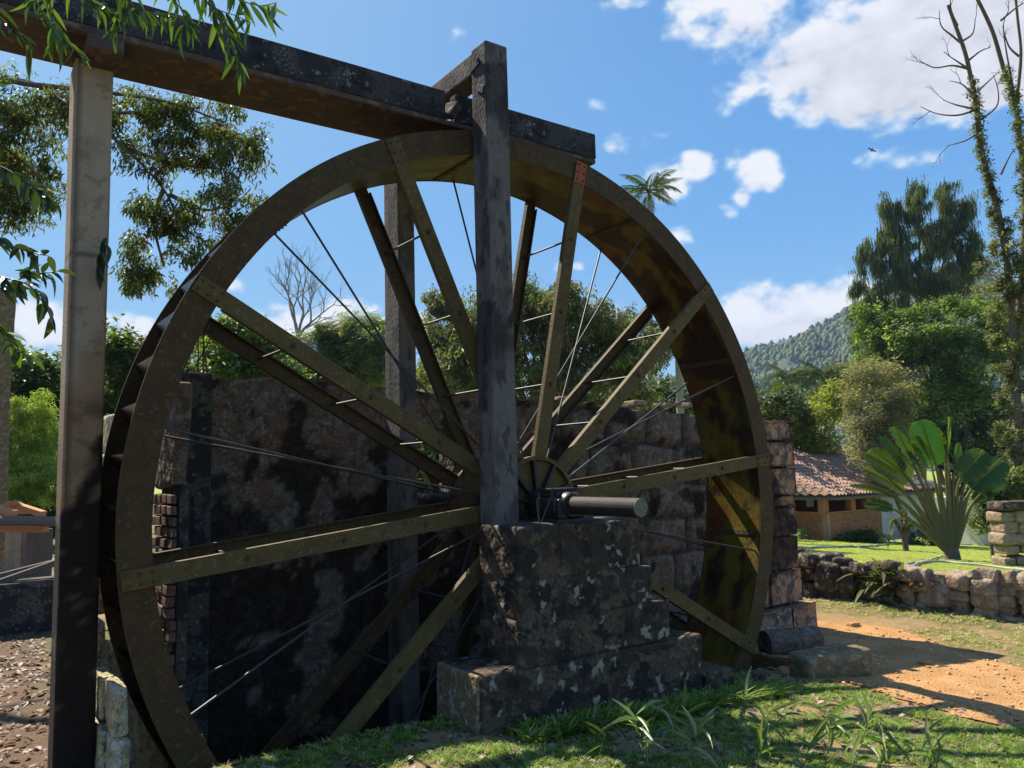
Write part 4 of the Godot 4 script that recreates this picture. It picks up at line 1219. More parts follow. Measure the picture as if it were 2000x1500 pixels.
# ---------------------------------------------------------------- palms
func frond(len: float, bend: float, n: int, leaflet: float, hang: float, sd: int) -> ArrayMesh:
	var g := RandomNumberGenerator.new()
	g.seed = sd
	var b := MB.new()
	var pts := []
	for i in 9:
		var a := .6 - bend * (i / 8.0)
		pts.append((pts[-1] + Vector3(cos(a), sin(a), 0) * len / 8.0) if i > 0 else Vector3.ZERO)
	tube(b, pts, [.03, .026, .022, .02, .017, .014, .011, .008, .004].map(func(r): return r * len * .5), 4, Color(.9, .9, .7))
	for i in n:
		var t := (i + .5) / n
		if t < .12: continue
		var k := t * 8.0
		var p: Vector3 = pts[int(k)].lerp(pts[mini(8, int(k) + 1)], k - int(k))
		var d: Vector3 = (pts[mini(8, int(k) + 1)] - pts[int(k)]).normalized()
		for s in [-1.0, 1.0]:
			var l := leaflet * len * (sin(PI * clampf(t * .85 + .12, 0, 1)) * .8 + .2) * g.randf_range(.85, 1.1)
			var side := (Vector3(0, 0, s) + d * .55 + Vector3(0, -hang * g.randf_range(.5, 1.3), 0)).normalized()
			var m := p + side * l * .5
			var e := m + (side + Vector3(0, -.5 - hang, 0)).normalized() * l * .5
			var w := d * l * .1
			var c := Color(1, 1, 1) * g.randf_range(.7, 1.2)
			b.t3(p, m + w, m - w, c); b.t3(m + w, e, m - w, c)
	return b.mesh()

func palm(called: String, label: String, group: String, foot_x: float, top: Vector2, deep: float, len: float, n: int, bend: float, hang: float, col: Color, sd: int) -> void:
	var c := at(top.x, top.y, deep)
	var f := at(foot_x, 900, deep)
	f.y = ground_y(clampf(f.x, -190, 190), clampf(f.z, -190, 190))
	var t := thing(called, label, "palm tree", f, group)
	var b := MB.new()
	var e := c - f
	limb(b, [Vector3.ZERO, e * .5, e], len * .075, len * .055, 8, 1.0)
	part("trunk", b.mesh(), M.pale_bark, t)
	b = MB.new()
	tube(b, [e, e + Vector3(0, len * .2, 0)], [len * .055, len * .03], 8)
	part("crownshaft", b.mesh(), flat(Color(.1, .14, .04), .5), t)
	var fm := [frond(len, bend, 22, .26, hang, sd), frond(len * .92, bend * .7, 22, .26, hang, sd + 1)]
	var lm := flat(col, .65, Color(.6, .75, .25), .2)
	for i in n:
		var lift := lerpf(.75, -.55, float(i) / n)
		var bs := Basis(Vector3.UP, i * 2.399 + rnd(-.2, .2)) * Basis(Vector3(0, 0, 1), lift)
		part("frond", fm[i % 2], lm, t, Transform3D(bs, e + Vector3(0, len * .2, 0)))

func build_palms() -> void:
	palm("royal_palm", "royal palm crown showing above the upper right of the wheel rim", "", 1268, Vector2(1268, 392), 52.0, 2.7, 17, 1.5, .25, Color(.06, .085, .025), 3)
	palm("queen_palm", "palm with long drooping fronds seen inside the right wheel rim", "", 1330, Vector2(1325, 690), 30.0, 2.3, 20, 2.1, .8, Color(.09, .1, .06), 5)
	palm("feather_palm", "left one of two feather palms below the mountain", "feather palms below the mountain", 1540, Vector2(1540, 752), 62.0, 2.6, 18, 1.9, .7, Color(.1, .13, .06), 7)
	palm("feather_palm", "right one of two feather palms below the mountain", "feather palms below the mountain", 1608, Vector2(1606, 745), 62.0, 2.5, 18, 1.9, .7, Color(.08, .11, .05), 9)
	palm("queen_palm", "small yellowing palm at the foot of the left feather palm", "", 1500, Vector2(1503, 805), 58.0, 1.6, 12, 1.9, .6, Color(.22, .2, .04), 11)
	# travellers palm
	var base := at(1860, 1100, 18.0)
	base.y = ground_y(base.x, base.z)
	var t := thing("travellers_palm", "travellers palm with a fan of paddle leaves standing on the lawn", "palm tree", base)
	var right := cam.transform.basis.x * Vector3(1, 0, 1)
	right = right.normalized()
	var fwd := right.cross(Vector3.UP)
	var k := 18.0 / 1571.0
	var to3 := func(x: float, y: float, d: float) -> Vector3: return right * (x - 1860) * k + Vector3.UP * (1100 - y) * k + fwd * d
	var b := MB.new()
	tube(b, [Vector3(0, -.1, 0), Vector3(0, .14, 0), Vector3(0, .3, 0)], [.2, .17, .14], 10, Color.WHITE, true, .3)
	part("trunk", b.mesh(), M.bark, t)
	var gl := [G(.06, .15, .02), G(.1, .17, .025), G(.12, .15, .03), G(.05, .1, .025), G(.16, .16, .035)]
	# [stalk end, blade tip, width, tone, twist]
	var spec := [[1843, 918, 1818, 814, 58, 0, .1], [1862, 902, 1877, 810, 24, 1, .9], [1800, 912, 1768, 826, 30, 1, .5], [1790, 946, 1714, 874, 46, 2, .2], [1776, 968, 1702, 904, 30, 4, .4], [1766, 982, 1674, 934, 20, 4, .9], [1778, 928, 1744, 846, 28, 3, .6], [1880, 926, 1900, 868, 24, 3, .5], [1890, 944, 1942, 882, 44, 3, -.3], [1906, 966, 1976, 898, 42, 3, -.4], [1914, 990, 1984, 940, 26, 3, -.6], [1752, 1000, 1700, 982, 26, 3, .7], [1830, 905, 1806, 850, 24, 2, .8], [1870, 930, 1868, 862, 20, 3, 1.0], [1900, 950, 1960, 975, 24, 3, -.5], [1815, 930, 1790, 880, 22, 3, .9]]
	for i in spec.size():
		var s: Array = spec[i]
		var d := .05 * sin(i * 2.3)
		var p0: Vector3 = to3.call(s[0], s[1], d)
		var p1: Vector3 = to3.call(s[2], s[3], d + .12 * sin(i * 1.7))
		var foot := Vector3(0, .22, 0) + right * clampf((s[0] - 1860) * k * .12, -.12, .12)
		var st := MB.new()
		var c := curve([foot, foot.lerp(p0, .5) + right * (s[0] - 1860) * k * -.04, p0, p0.lerp(p1, .9)], .12)
		var radii := []
		for q in c.size(): radii.append(lerpf(.085, .013, minf(1.0, float(q) / c.size() * 1.3)))
		tube(st, c, radii, 6, G(.2, .19, .09))
		var stalk := part("leaf_stalk", st.mesh(), M.leaf, t)
		var bl := MB.new()
		var ax := (p1 - p0)
		var n := fwd.rotated(ax.normalized(), s[6])
		var side := ax.normalized().cross(n).normalized()
		var w: float = s[4] * k * .62
		var tone: Color = gl[s[5]]
		var rows := 30
		for sg in [-1.0, 1.0]:
			var k0 := bl.v.size()
			for r in rows + 1:
				var f := float(r) / rows
				var prof := pow(sin(PI * clampf(.09 + f * .86, 0, 1)), .45) if r < rows else .25
				var tear := rnd(.72, 1.0) if rnd(0, 1) < .22 else 1.0
				var mid := p0 + ax * f - n * (.1 * f * f * ax.length()) + Vector3(0, -.12 * f * f * ax.length(), 0)
				for q in 4:
					var e := q / 3.0
					bl.add(mid + side * sg * w * prof * e * (tear if q == 3 else 1.0) + n * w * .3 * e - n * w * .15 * e * e + ax * .05 * e * (1.0 - f) + n * (.012 if r % 2 else -.012), (tone * (.86 + .28 * float(r % 2)) * rnd(.92, 1.08)).lerp(G(.26, .2, .07), smooth(.55, 1.0, noise.get_noise_2d(r * 90.0, i * 70.0 + q * 40.0) + .8 * (1.0 if q == 3 else 0.0) * rnd(.3, 1.0))))
			for r in rows:
				for q in 3:
					var a := k0 + r * 4 + q
					bl.quad(a, a + 1, a + 5, a + 4)
		var blade := part("leaf_blade", bl.mesh(), M.gloss_leaf, stalk)
		if i == 0: blade.set_meta("label", "broad upright bright green paddle blade")
	# dracaena beside it
	base = at(1768, 1062, 24.0)
	base.y = ground_y(base.x, base.z)
	t = thing("dracaena", "small multi stemmed dracaena with spiky leaf heads before the brick wall", "shrub", base)
	k = 24.0 / 1571.0
	b = MB.new()
	for s in [[-18, 60], [6, 74], [14, 50]]:
		limb(b, [Vector3.ZERO, Vector3.UP * s[1] * k * .5 + right * s[0] * k * .2, Vector3.UP * s[1] * k + right * s[0] * k], .1, .05, 6, .2)
	part("trunk", b.mesh(), M.bark, t)
	b = MB.new()
	for s in [[-18, 62], [6, 78], [16, 54], [-30, 24], [-4, 48]]:
		for i in 26:
			var d := rdir(); d.y = d.y * .8 + .25
			var bs := Basis.looking_at(-d.normalized(), Vector3(.1, 1, .05).normalized()) * Basis(Vector3.UP, -PI / 2)
			leaf(b, Transform3D(bs, right * s[0] * k + Vector3.UP * s[1] * k + fwd * rnd(-.1, .1)), rnd(.22, .42), .05, .35, 4, [G(.1, .16, .03), G(.2, .2, .05), G(.07, .11, .025)][i % 3])
	part("leaf_head", b.mesh(), M.leaf, t)

# ---------------------------------------------------------------- left side
func build_left_side() -> void:
	var t := thing("low_dark_wall", "low black mouldy wall at far left behind the pale post", "wall", Vector3(-5, 0, -5.8))
	rbox("wall", Vector3(-9, -.1, -6.1), Vector3(-2.52, .56, -5.6), M.plaster, t, .1, .03, .03, .5)
	t = thing("fallen_beam", "pair of dark old beams leaning on the low black wall", "beam", Vector3(-3.05, .56, -5.75))
	for s in [[0.0, .0], [.1, -.18]]:
		var x := MB.new()
		box(x, Vector3(.25, .14, s[1]), Vector3(1.0, .07, .09), Basis(Vector3(0, 0, 1), .3 - s[0]), .01)
		part("beam", x.mesh(), M.old_wood, t)
	t = thing("log_rail", "dark horizontal log rail crossing in front of the orange timber frame", "rail", Vector3(-4, 1.2, -6.4))
	var a := at(-60, 1018, 13.0)
	var c := at(150, 1019, 12.4)
	var b := MB.new()
	limb(b, [a - t.position, a.lerp(c, .5) - t.position + Vector3(0, .01, 0), c - t.position], .085, .08, 10, .3)
	part("log", b.mesh(), M.old_wood, t)
	# timber frame: orange rafters on pale posts
	t = thing("timber_frame", "open timber frame of orange rafters on pale posts at far left", "pergola", at(40, 1150, 13.4))
	t.position.y = 0
	var o := t.position
	for s in [[-22, 1098, 18.0], [-4, 1108, 16.8], [10, 1118, 15.8], [22, 1130, 14.8], [44, 1150, 13.4], [74, 1150, 13.2]]:
		var p := at(s[0], 1150, s[2])
		p.y = .0
		var hgt := at(s[0], 1034, s[2]).y
		b = MB.new()
		var w := .2 if s[0] != 74 else .3
		b.join(rough(Vector3(w, hgt, w * .9), .12, .012, .015, .5, p), Transform3D(Basis(Vector3.UP, .4), Vector3(p.x, hgt / 2, p.z) - o))
		part("post", b.mesh(), M.old_wood if s[0] == 74 else M.pale_concrete, t)
	for s in [[-60, 1033, 90, 1034, 13.0, .09], [-60, 1008, 30, 982, 14.5, .08], [22, 984, 84, 1004, 14.5, .1], [-10, 988, 28, 1006, 14.2, .08], [-60, 1000, 60, 1000, 15.2, .07], [-60, 992, 50, 991, 16.5, .07], [-60, 985, 40, 983, 17.5, .07]]:
		var p := at(s[0], s[1], s[4])
		var q := at(s[2], s[3], s[4] * .99)
		b = MB.new()
		var d := (q - p).normalized()
		var sd := d.cross(Vector3.UP).normalized()
		box(b, (p + q) / 2 - o, Vector3(p.distance_to(q), s[5], s[5] * 1.6), Basis(d, sd.cross(d), sd), .006)
		part("rafter", b.mesh(), M.wood, t)
	t = thing("plank_floor", "sunlit pale plank floor under the orange timber frame", "floor", at(10, 1140, 15.0))
	t.position.y = .03
	for i in 7:
		b = MB.new()
		box(b, Vector3(0, 0, -i * .36), Vector3(3.2, .05, .33), Basis(), .008)
		part("plank", b.mesh(), M.pale_concrete, t, Transform3D(Basis(Vector3.UP, .5), Vector3.ZERO))
	t = thing("mossy_pillar", "mossy old pillar cut by the left edge of the picture", "pillar", at(-14, 700, 15.5))
	t.position.y = 0
	part("pillar", rough(Vector3(.5, at(2, 558, 15.5).y, .5), .1, .04, .03, .8, Vector3(9, 0, 3)).mesh(), M.mossy_stone, t, Transform3D(Basis(Vector3.UP, .5), Vector3(0, at(2, 558, 15.5).y / 2, 0)))

# ---------------------------------------------------------------- right side
func stone_mesh(sd: int) -> ArrayMesh:
	return rough(Vector3(1, .82, .8), .22, .3, .14, .5, Vector3(sd * 13.7, sd * 5.1, 0)).mesh()

func build_right_side() -> void:
	var right := Vector3(.816, 0, .578)
	# stone roller
	var p := on_ground(1545, 1278)
	var t := thing("stone_roller", "grey cylindrical stone roller lying at the foot of the ruined wall", "stone", p)
	var b := MB.new()
	var prof := ring(.045, .135, -.31, .31, 36)
	for i in prof.v.size():
		var q := prof.v[i]
		prof.v[i] = q * (1.0 + .05 * noise.get_noise_3dv(q * 60.0))
	var ax := (right + Vector3(.1, 0, -.25)).normalized()
	part("roller", prof.mesh(), M.old_plaster, t, Transform3D(Basis(Vector3.UP.cross(ax), Vector3.UP, ax), Vector3(0, .13, 0)))
	# slab
	p = on_ground(1636, 1322)
	t = thing("stone_slab", "long mossy brown stone block lying in the grass beside the path", "stone", p)
	part("slab", rough(Vector3(.72, .24, .3), .035, .06, .04, .8, Vector3(2, 7, 1)).mesh(), M.mossy_stone, t, Transform3D(Basis(Vector3.UP, -.32), Vector3(0, .1, -.08)))
	p = on_ground(1486, 1338)
	t = thing("small_stone", "small grey lichen stone at the grass edge beside wheel rim", "stone", p)
	part("stone", stone_mesh(3), M.pier, t, Transform3D(Basis(Vector3.UP, .5).scaled(Vector3(.13, .16, .12)), Vector3(0, .05, 0)))
	for s in [[1668, 1224, .1, "reddish stone lying on the far side of the dirt path"], [1806, 1300, .09, "orange brown stone lying in the middle of the dirt path"], [1682, 1248, .05, "tiny pale stone on the dirt path above the slab"], [1560, 1194, .05, "tiny pale stone on the dirt beside the wall end"]]:
		t = thing("path_stone", s[3], "stone", on_ground(s[0], s[1]), "stones on the dirt path")
		part("stone", stone_mesh(int(s[0]) % 7), M.dirt, t, Transform3D(Basis(Vector3.UP, s[0]).scaled(Vector3(s[2] * 1.3, s[2] * .7, s[2])), Vector3(0, s[2] * .2, 0)))
	# pebbles and clods
	var places := []
	var cols := PackedColorArray()
	for i in 1500:
		var x := rnd(2.4, 6.0)
		var z := rnd(-3, 4)
		if path_mask(x, z) < .4 or in_pit(x, z - .2): continue
		var s := .008 + .028 * pow(rnd(0, 1), 4)
		places.append(Transform3D(Basis.from_euler(Vector3(rnd(-.3, .3), rnd(0, 6), 0)).scaled(Vector3(s * 1.3, s, s)), Vector3(x, ground_y(x, z) + .012, z)))
		var k := rnd(.8, 1.25)
		cols.append(G(.46 * k, .27 * k, .12 * k))
	tag(multi("pebbles", stone_mesh(2), flat(Color(1, 1, 1), .95), self, places, cols), "small clods and pebbles scattered over the orange dirt path", "pebbles", "", "stuff")
	# dry stone wall
	t = thing("dry_stone_wall", "low dry stone retaining wall along the far edge of the path", "wall", Vector3(7.4, -.3, -1))
	var kinds := []
	for i in 7: kinds.append(stone_mesh(i + 20))
	var z := -6.0
	var core := MB.new()
	for i in 40:
		var z0 := -6.2 + i * .25
		var x0 := wall_x(z0) + .16
		core.q4(Vector3(x0, -1.0, z0), Vector3(x0, ground_y(x0 + .3, z0) + .02, z0), Vector3(wall_x(z0 + .25) + .16, ground_y(x0 + .3, z0 + .25) + .02, z0 + .25), Vector3(wall_x(z0 + .25) + .16, -1.0, z0 + .25))
	part("earth_core", core.mesh(), M.field_stone, t, Transform3D(Basis(), -t.position))
	while z < 3.4:
		var big := 1.0 if z > -1.3 else 1.6
		var w := rnd(.12, .27) * big
		var y := ground_y(wall_x(z) - .15, z) - rnd(.02, .12)
		var top := ground_y(wall_x(z) + .5, z) + .03
		while y < top:
			var h := rnd(.08, .16) * big
			var mt: Material = M.field_stone if z > -1.3 else M.pier
			part("stone", kinds[rng.randi() % 7], mt, t, Transform3D(Basis.from_euler(Vector3(rnd(-.2, .2), rnd(-.3, .3) + PI / 2, rnd(-.2, .2))).scaled_local(Vector3(w * 1.12, h * 1.45, .3)), Vector3(wall_x(z) + rnd(-.03, .05) + (y - top) * -.08, y + h / 2, z + rnd(-.04, .04)) - t.position))
			y += h * .93
		z += w * .95
	for s in [[1570, 1094, .3], [1622, 1104, .34], [1663, 1102, .16], [1610, 1118, .4], [1650, 1112, .3]]:
		t = thing("boulder", ["dark rounded boulder on top of stone wall beside the ruined wall", "dark rounded boulder in the middle of the wall top", "small dark boulder standing alone on the lawn edge", "large dark boulder bulging from the left wall face", "dark boulder next to the fern in stone wall"][[1570, 1622, 1663, 1610, 1650].find(s[0])], "boulder", on_ground(s[0], s[1] + 6), "boulders along the stone wall")
		part("stone", stone_mesh(int(s[0])), M.pier, t, Transform3D(Basis(Vector3.UP, s[0]).scaled(Vector3(s[2] * 1.3, s[2] * .8, s[2])), Vector3(0, s[2] * .25, 0)))
	# fern and flowers on the wall
	p = on_ground(1738, 1150)
	p = Vector3(wall_x(p.z) - .1, -.1, p.z)
	t = thing("fern", "green fern clump growing out of the dry stone wall", "fern", p)
	b = MB.new()
	for i in 46:
		var d := rdir(); d.y = absf(d.y) * .7; d.x = -absf(d.x) * .8
		var bs := Basis.looking_at(-d.normalized(), Vector3(.1, 1, .05).normalized()) * Basis(Vector3.UP, -PI / 2)
		leaf(b, Transform3D(bs, Vector3(rnd(-.05, .1), rnd(-.1, .25), rnd(-.3, .3))), rnd(.2, .4), .06, .6, 5, [G(.1, .14, .04), G(.15, .18, .06), G(.2, .19, .08)][i % 3])
	part("fronds", b.mesh(), M.leaf, t)
	for s in [[1800, 1142, "orange flowering weed left on the dry stone wall"], [1826, 1140, "orange flowering weed right on the dry stone wall"]]:
		p = on_ground(s[0], 1180)
		p = Vector3(wall_x(p.z) - .16, -.12, p.z)
		t = thing("orange_weed", s[2], "weed", p, "orange weeds on the stone wall")
		b = MB.new()
		for i in 26:
			var d := rdir(); d.y = absf(d.y)
			var bs := Basis.from_euler(Vector3(rnd(-1, 1), rnd(0, TAU), rnd(-1, 1)))
			leaf(b, Transform3D(bs, d * Vector3(.06, .18, .16)), .07, .035, .3, 3, G(.5, .13, .04) if i % 2 else G(.2, .17, .08))
		part("flowers", b.mesh(), M.leaf, t)
	# hoses and the pale edging on the lawn
	var hoses := [["garden_hose", "grey hose lying along the lawn edge towards the right", [[1690, 1112], [1760, 1108], [1830, 1100], [1880, 1104], [1940, 1110], [2010, 1119]], .022], ["garden_hose", "loose grey hose curving up towards the travellers palm", [[1752, 1116], [1790, 1106], [1830, 1092], [1856, 1085]], .02], ["lawn_edging", "thin pale edging strip crossing the lawn before the brick house", [[1545, 1071], [1620, 1071], [1700, 1068], [1760, 1062], [1800, 1061], [1900, 1064]], .035]]
	for h in hoses:
		var pts := []
		for q in h[2]:
			var g := on_ground(q[0], q[1])
			pts.append(g + Vector3(0, .03, 0))
		t = thing(h[0], h[1], "hose" if h[0] == "garden_hose" else "edging", pts[0])
		b = MB.new()
		var local := []
		for q in pts: local.append(q - t.position)
		var cv := curve(local, .3)
		for i in cv.size():
			cv[i].y = ground_y(cv[i].x + t.position.x, cv[i].z + t.position.z) + .035 - t.position.y
		var radii := []
		for q in cv: radii.append(h[3])
		tube(b, cv, radii, 6)
		part("hose" if h[0] == "garden_hose" else "strip", b.mesh(), flat(Color(.3, .3, .28), .7), t)
	# stone pillar at the right edge
	p = at(1972, 1092, 15.5)
	p.y = ground_y(p.x, p.z)
	t = thing("stone_pillar", "rough rubble stone pillar at the right edge of the lawn", "pillar", p)
	for r in 5:
		for q in 2:
			part("stone", rough(Vector3(.3, .22, .45), .08, .07, .06, .6, Vector3(r, q, 5)).mesh(), M.field_stone, t, Transform3D(Basis(Vector3.UP, -.5 + rnd(-.1, .1)), right * (-.1 + q * .29 + (.06 if r % 2 else 0.0)) + Vector3(0, .1 + r * .21, 0)))
	part("lintel", rough(Vector3(1.2, .2, .5), .1, .05, .05, .6, Vector3(4, 4, 5)).mesh(), M.pier, t, Transform3D(Basis(Vector3.UP, -.5), right * .35 + Vector3(0, 1.14, 0)))
	# bird
	p = at(1703, 293, 90.0)
	t = thing("bird", "tiny dark bird soaring in the blue sky at right", "bird", p)
	b = MB.new()
	tube(b, [Vector3(-.3, 0, 0), Vector3(-.2, .02, 0), Vector3(0, 0, 0), Vector3(.2, 0, 0), Vector3(.27, .01, 0), Vector3(.33, 0, 0)], [.02, .05, .07, .05, .045, .01], 8)
	part("body", b.mesh(), M.void, t, Transform3D(Basis.from_euler(Vector3(.5, .9, 1.3)), Vector3.ZERO))
	for s in [-1.0, 1.0]:
		b = MB.new()
		var k := 0
		for i in 5:
			var f := i / 4.0
			b.add(Vector3(.1 - .05 * f, .0 + .12 * f * (1.0 - f * .5), s * .5 * f)); b.add(Vector3(-.14 + .06 * f, .0 + .12 * f * (1.0 - f * .5), s * .5 * f))
			b.add(Vector3(-.02, .02 * (1 - f) + .12 * f * (1.0 - f * .5), s * .5 * f))
		for i in 4:
			k = i * 3
			b.quad(k, k + 2, k + 5, k + 3); b.quad(k + 2, k + 1, k + 4, k + 5); b.quad(k, k + 3, k + 4, k + 1)
		part("wing", b.mesh(), M.void, t, Transform3D(Basis.from_euler(Vector3(.5, .9, 1.3)), Vector3.ZERO))

# ---------------------------------------------------------------- house
func roof(parent: Node3D, eave: Callable, ridge: Callable, s0: float, s1: float, slope: float) -> void:
	var b := MB.new()
	var period := .24
	var nx := int((s1 - s0) / period * 6.0)
	var course := .36
	var ny := int(slope / course)
	var at_ := func(s: float, v: float) -> Vector3: return (eave.call(s) as Vector3).lerp(ridge.call(s), v)
	for j in ny:
		for e in 2:
			for i in nx + 1:
				var s := s0 + (s1 - s0) * i / nx
				var v := (j + e * 1.06) / ny
				var w := s / period
				var kt := fine.get_noise_2d(floorf(w) * 37.0, j * 53.0 + 400.0)
				var p: Vector3 = at_.call(s, v)
				p.y += .045 * sin(w * TAU) + (.035 if e == 0 else .0) + .02 * kt
				p += ((eave.call(s) as Vector3) - ridge.call(s)).normalized() * .04 * kt
				var tone := 1.0 + .5 * kt
				b.add(p, Color(tone, tone * (1.0 - .06 * kt), tone * (1.0 - .1 * kt)))
		var k := j * 2 * (nx + 1)
		for i in nx:
			b.quad(k + i, k + nx + 1 + i, k + nx + 2 + i, k + i + 1)
	tag(part("roof_tiles", b.mesh(), M.tile, parent, Transform3D(Basis(), -parent.position)), "", "", "", "stuff")
	var u := MB.new()   # boarding under the tiles
	for i in 12:
		var a := s0 + (s1 - s0) * i / 12.0
		var c := s0 + (s1 - s0) * (i + 1) / 12.0
		var q := [eave.call(a), eave.call(c), ridge.call(c), ridge.call(a)]
		var low := Vector3(0, -.1, 0)
		u.q4(q[0] + low, q[3] + low, q[2] + low, q[1] + low)
		u.q4(q[0] + low * 2, q[1] + low * 2, q[2] + low * 2, q[3] + low * 2)
		u.q4(q[0] + low, q[1] + low, q[1] + low * 2, q[0] + low * 2)
	part("roof_boards", u.mesh(), M.old_wood, parent, Transform3D(Basis(), -parent.position))
	var r := MB.new()
	var pts := []
	var radii := []
	for i in 9:
		pts.append((ridge.call(lerpf(s0, s1, i / 8.0)) as Vector3) + Vector3(0, .03, 0) - parent.position)
		radii.append(.12)
	tube(r, pts, radii, 8)
	part("ridge_cap", r.mesh(), M.tile, parent)

func brick_wall(parent: Node3D, p: Vector3, d: Vector3, len: float, hgt: float) -> void:
	var n := Vector3.UP.cross(d).normalized()   # outwards
	if n.dot(CAM - p) < 0: n = -n
	var basis := Basis(d, Vector3.UP, d.cross(Vector3.UP))
	var m := MB.new()
	box(m, p + d * len / 2 + Vector3(0, hgt / 2 - .1, 0) - n * .12, Vector3(len, hgt + .2, .2), basis)
	part("brick_wall", m.mesh(), M.brick_joint, parent, Transform3D(Basis(), -parent.position))
	var b := MB.new()
	var rows := int(hgt / .085)
	for r in rows:
		var x := -.13 if r % 2 else 0.0
		while x < len:
			var a := maxf(x, 0.0)
			var c := minf(x + .25, len)
			if c - a > .04:
				var k := b.v.size()
				box(b, p + d * (a + c) / 2 + Vector3(0, (r + .5) * hgt / rows, 0) - n * .02, Vector3(c - a - .018, hgt / rows - .016, .03 + rnd(0, .012)), basis)
				var t := rnd(.7, 1.2)
				for i in range(k, b.v.size()): b.c[i] = Color(t, t * rnd(.92, 1.05), t)
			x += .262
	tag(part("bricks", b.mesh(), M.brick, parent, Transform3D(Basis(), -parent.position)), "", "", "", "stuff")

func build_house() -> void:
	var p0 := at(1618, 1062, 34.0)
	var e1 := at(1770, 1050, 37.5) - p0
	e1.y = 0; e1 = e1.normalized()
	var e2 := at(1546, 1055, 35.5) - p0
	e2.y = 0; e2 = e2.normalized()
	var t := thing("brick_house", "low brick house with dark open windows and weathered clay tile roof", "house", p0)
	var back := Vector3.UP.cross(e1).normalized()
	if back.dot(p0 - CAM) < 0: back = -back
	var out2 := Vector3.UP.cross(e2).normalized()
	if out2.dot(CAM - p0) < 0: out2 = -out2
	var hp := 1.25
	brick_wall(t, p0, e1, 4.2, hp)
	brick_wall(t, p0, e2, 3.2, hp)
	var b := MB.new()
	box(b, p0 + e1 * 2.1 + Vector3(0, hp + .03, 0) + back * .08, Vector3(4.25, .06, .3), Basis(e1, Vector3.UP, e1.cross(Vector3.UP)), .01)
	box(b, p0 + e2 * 1.6 + Vector3(0, hp + .031, 0) - out2 * .08, Vector3(3.2, .06, .3), Basis(e2, Vector3.UP, e2.cross(Vector3.UP)), .01)
	part("sill", b.mesh(), M.brick, t, Transform3D(Basis(), -p0))
	for q in [p0 + e1 * .1 + back * .2, p0 + e1 * 2.05 + back * .15, p0 + e1 * 3.3 + back * .15, p0 + e2 * 1.9 - out2 * .15, p0 + e2 * 3.1 - out2 * .15]:
		b = MB.new()
		b.join(rough(Vector3(.36, .95, .3), .3, .01, .02, .5, q), Transform3D(Basis(e1, Vector3.UP, e1.cross(Vector3.UP)), q + Vector3(0, hp + .45, 0) - p0))
		part("pillar", b.mesh(), M.brick, t)
	# right part: plastered wall
	b = MB.new()
	box(b, p0 + e1 * 6.6 + Vector3(0, 1.1, 0) + back * .1, Vector3(4.8, 2.6, .2), Basis(e1, Vector3.UP, e1.cross(Vector3.UP)))
	part("plaster_wall", b.mesh(), M.white_wall, t, Transform3D(Basis(), -p0))
	b = MB.new()
	box(b, p0 + e1 * 8.2 + Vector3(0, 1.0, 0) - back * .05, Vector3(.5, 2.3, .3), Basis(e1, Vector3.UP, e1.cross(Vector3.UP)))
	part("brick_pier", b.mesh(), M.brick, t, Transform3D(Basis(), -p0))
	# dark room behind
	b = MB.new()
	box(b, p0 + e1 * 3 + back * 5.3 + Vector3(0, 1.6, 0), Vector3(15, 4.4, .2), Basis(e1, Vector3.UP, e1.cross(Vector3.UP)))
	box(b, p0 + e1 * 4.25 + back * 2.8 + Vector3(0, .9, 0), Vector3(.2, 2.8, 5.0), Basis(e1, Vector3.UP, e1.cross(Vector3.UP)))
	box(b, p0 - e1 * 3.9 + back * 3.2 + Vector3(0, .9, 0), Vector3(.2, 2.8, 4.2), Basis(e1, Vector3.UP, e1.cross(Vector3.UP)))
	part("inner_wall", b.mesh(), M.brick, t, Transform3D(Basis(), -p0))
	b = MB.new()
	box(b, p0 + e1 * 1.2 + back * 1.6 + Vector3(0, 1.62, 0), Vector3(.5, .35, .04), Basis(e1, Vector3.UP, e1.cross(Vector3.UP)), .01)
	part("notice_board", b.mesh(), M.white_wall, t, Transform3D(Basis(), -p0))
	var ye := at(1650, 968, 33.4).y
	var yr := at(1580, 856, 40.0).y
	var eave := func(s: float) -> Vector3:
		var p: Vector3 = p0 + (e1 * s - back * .55 if s >= 0 else e2 * (-s) + out2 * .55 * minf(1.0, -s) - back * .55 * maxf(0.0, 1.0 + s))
		p.y = ye
		return p
	var ridge := func(s: float) -> Vector3:
		var p: Vector3 = p0 + e1 * (s if s >= 0 else s * .8) + back * 6.2
		p.y = yr
		return p
	roof(t, eave, ridge, -6.5, 9.2, 6.9)
	b = MB.new()
	box(b, at(1561, 950, 36.0) - p0, Vector3(.34, .5, .34), Basis(), .02)
	part("chimney", b.mesh(), M.brick, t)
	b = MB.new()
	box(b, at(1561, 936, 36.0) - p0, Vector3(.44, .1, .44), Basis(), .02)
	part("chimney_cap", b.mesh(), M.void, t)
	# second house
	var p1 := at(1930, 1000, 46.0)
	p1.y = ground_y(p1.x, p1.z)
	t = thing("tiled_house", "second house with reddish tiled roof cut by the right edge", "house", p1)
	b = MB.new()
	box(b, p1 + e1 * 3 + Vector3(0, 1.2, 0) + back, Vector3(9, 2.8, 3), Basis(e1, Vector3.UP, e1.cross(Vector3.UP)))
	part("wall", b.mesh(), M.white_wall, t, Transform3D(Basis(), -p1))
	var y1 := at(1950, 938, 45.5).y
	var y2 := at(1950, 886, 49.0).y
	var ev := func(s: float) -> Vector3:
		var p: Vector3 = p1 + e1 * s - back * .9
		p.y = y1
		return p
	var rg := func(s: float) -> Vector3:
		var p: Vector3 = p1 + e1 * s + back * 2.6
		p.y = y2
		return p
	roof(t, ev, rg, -2.4, 7.5, 4.2)
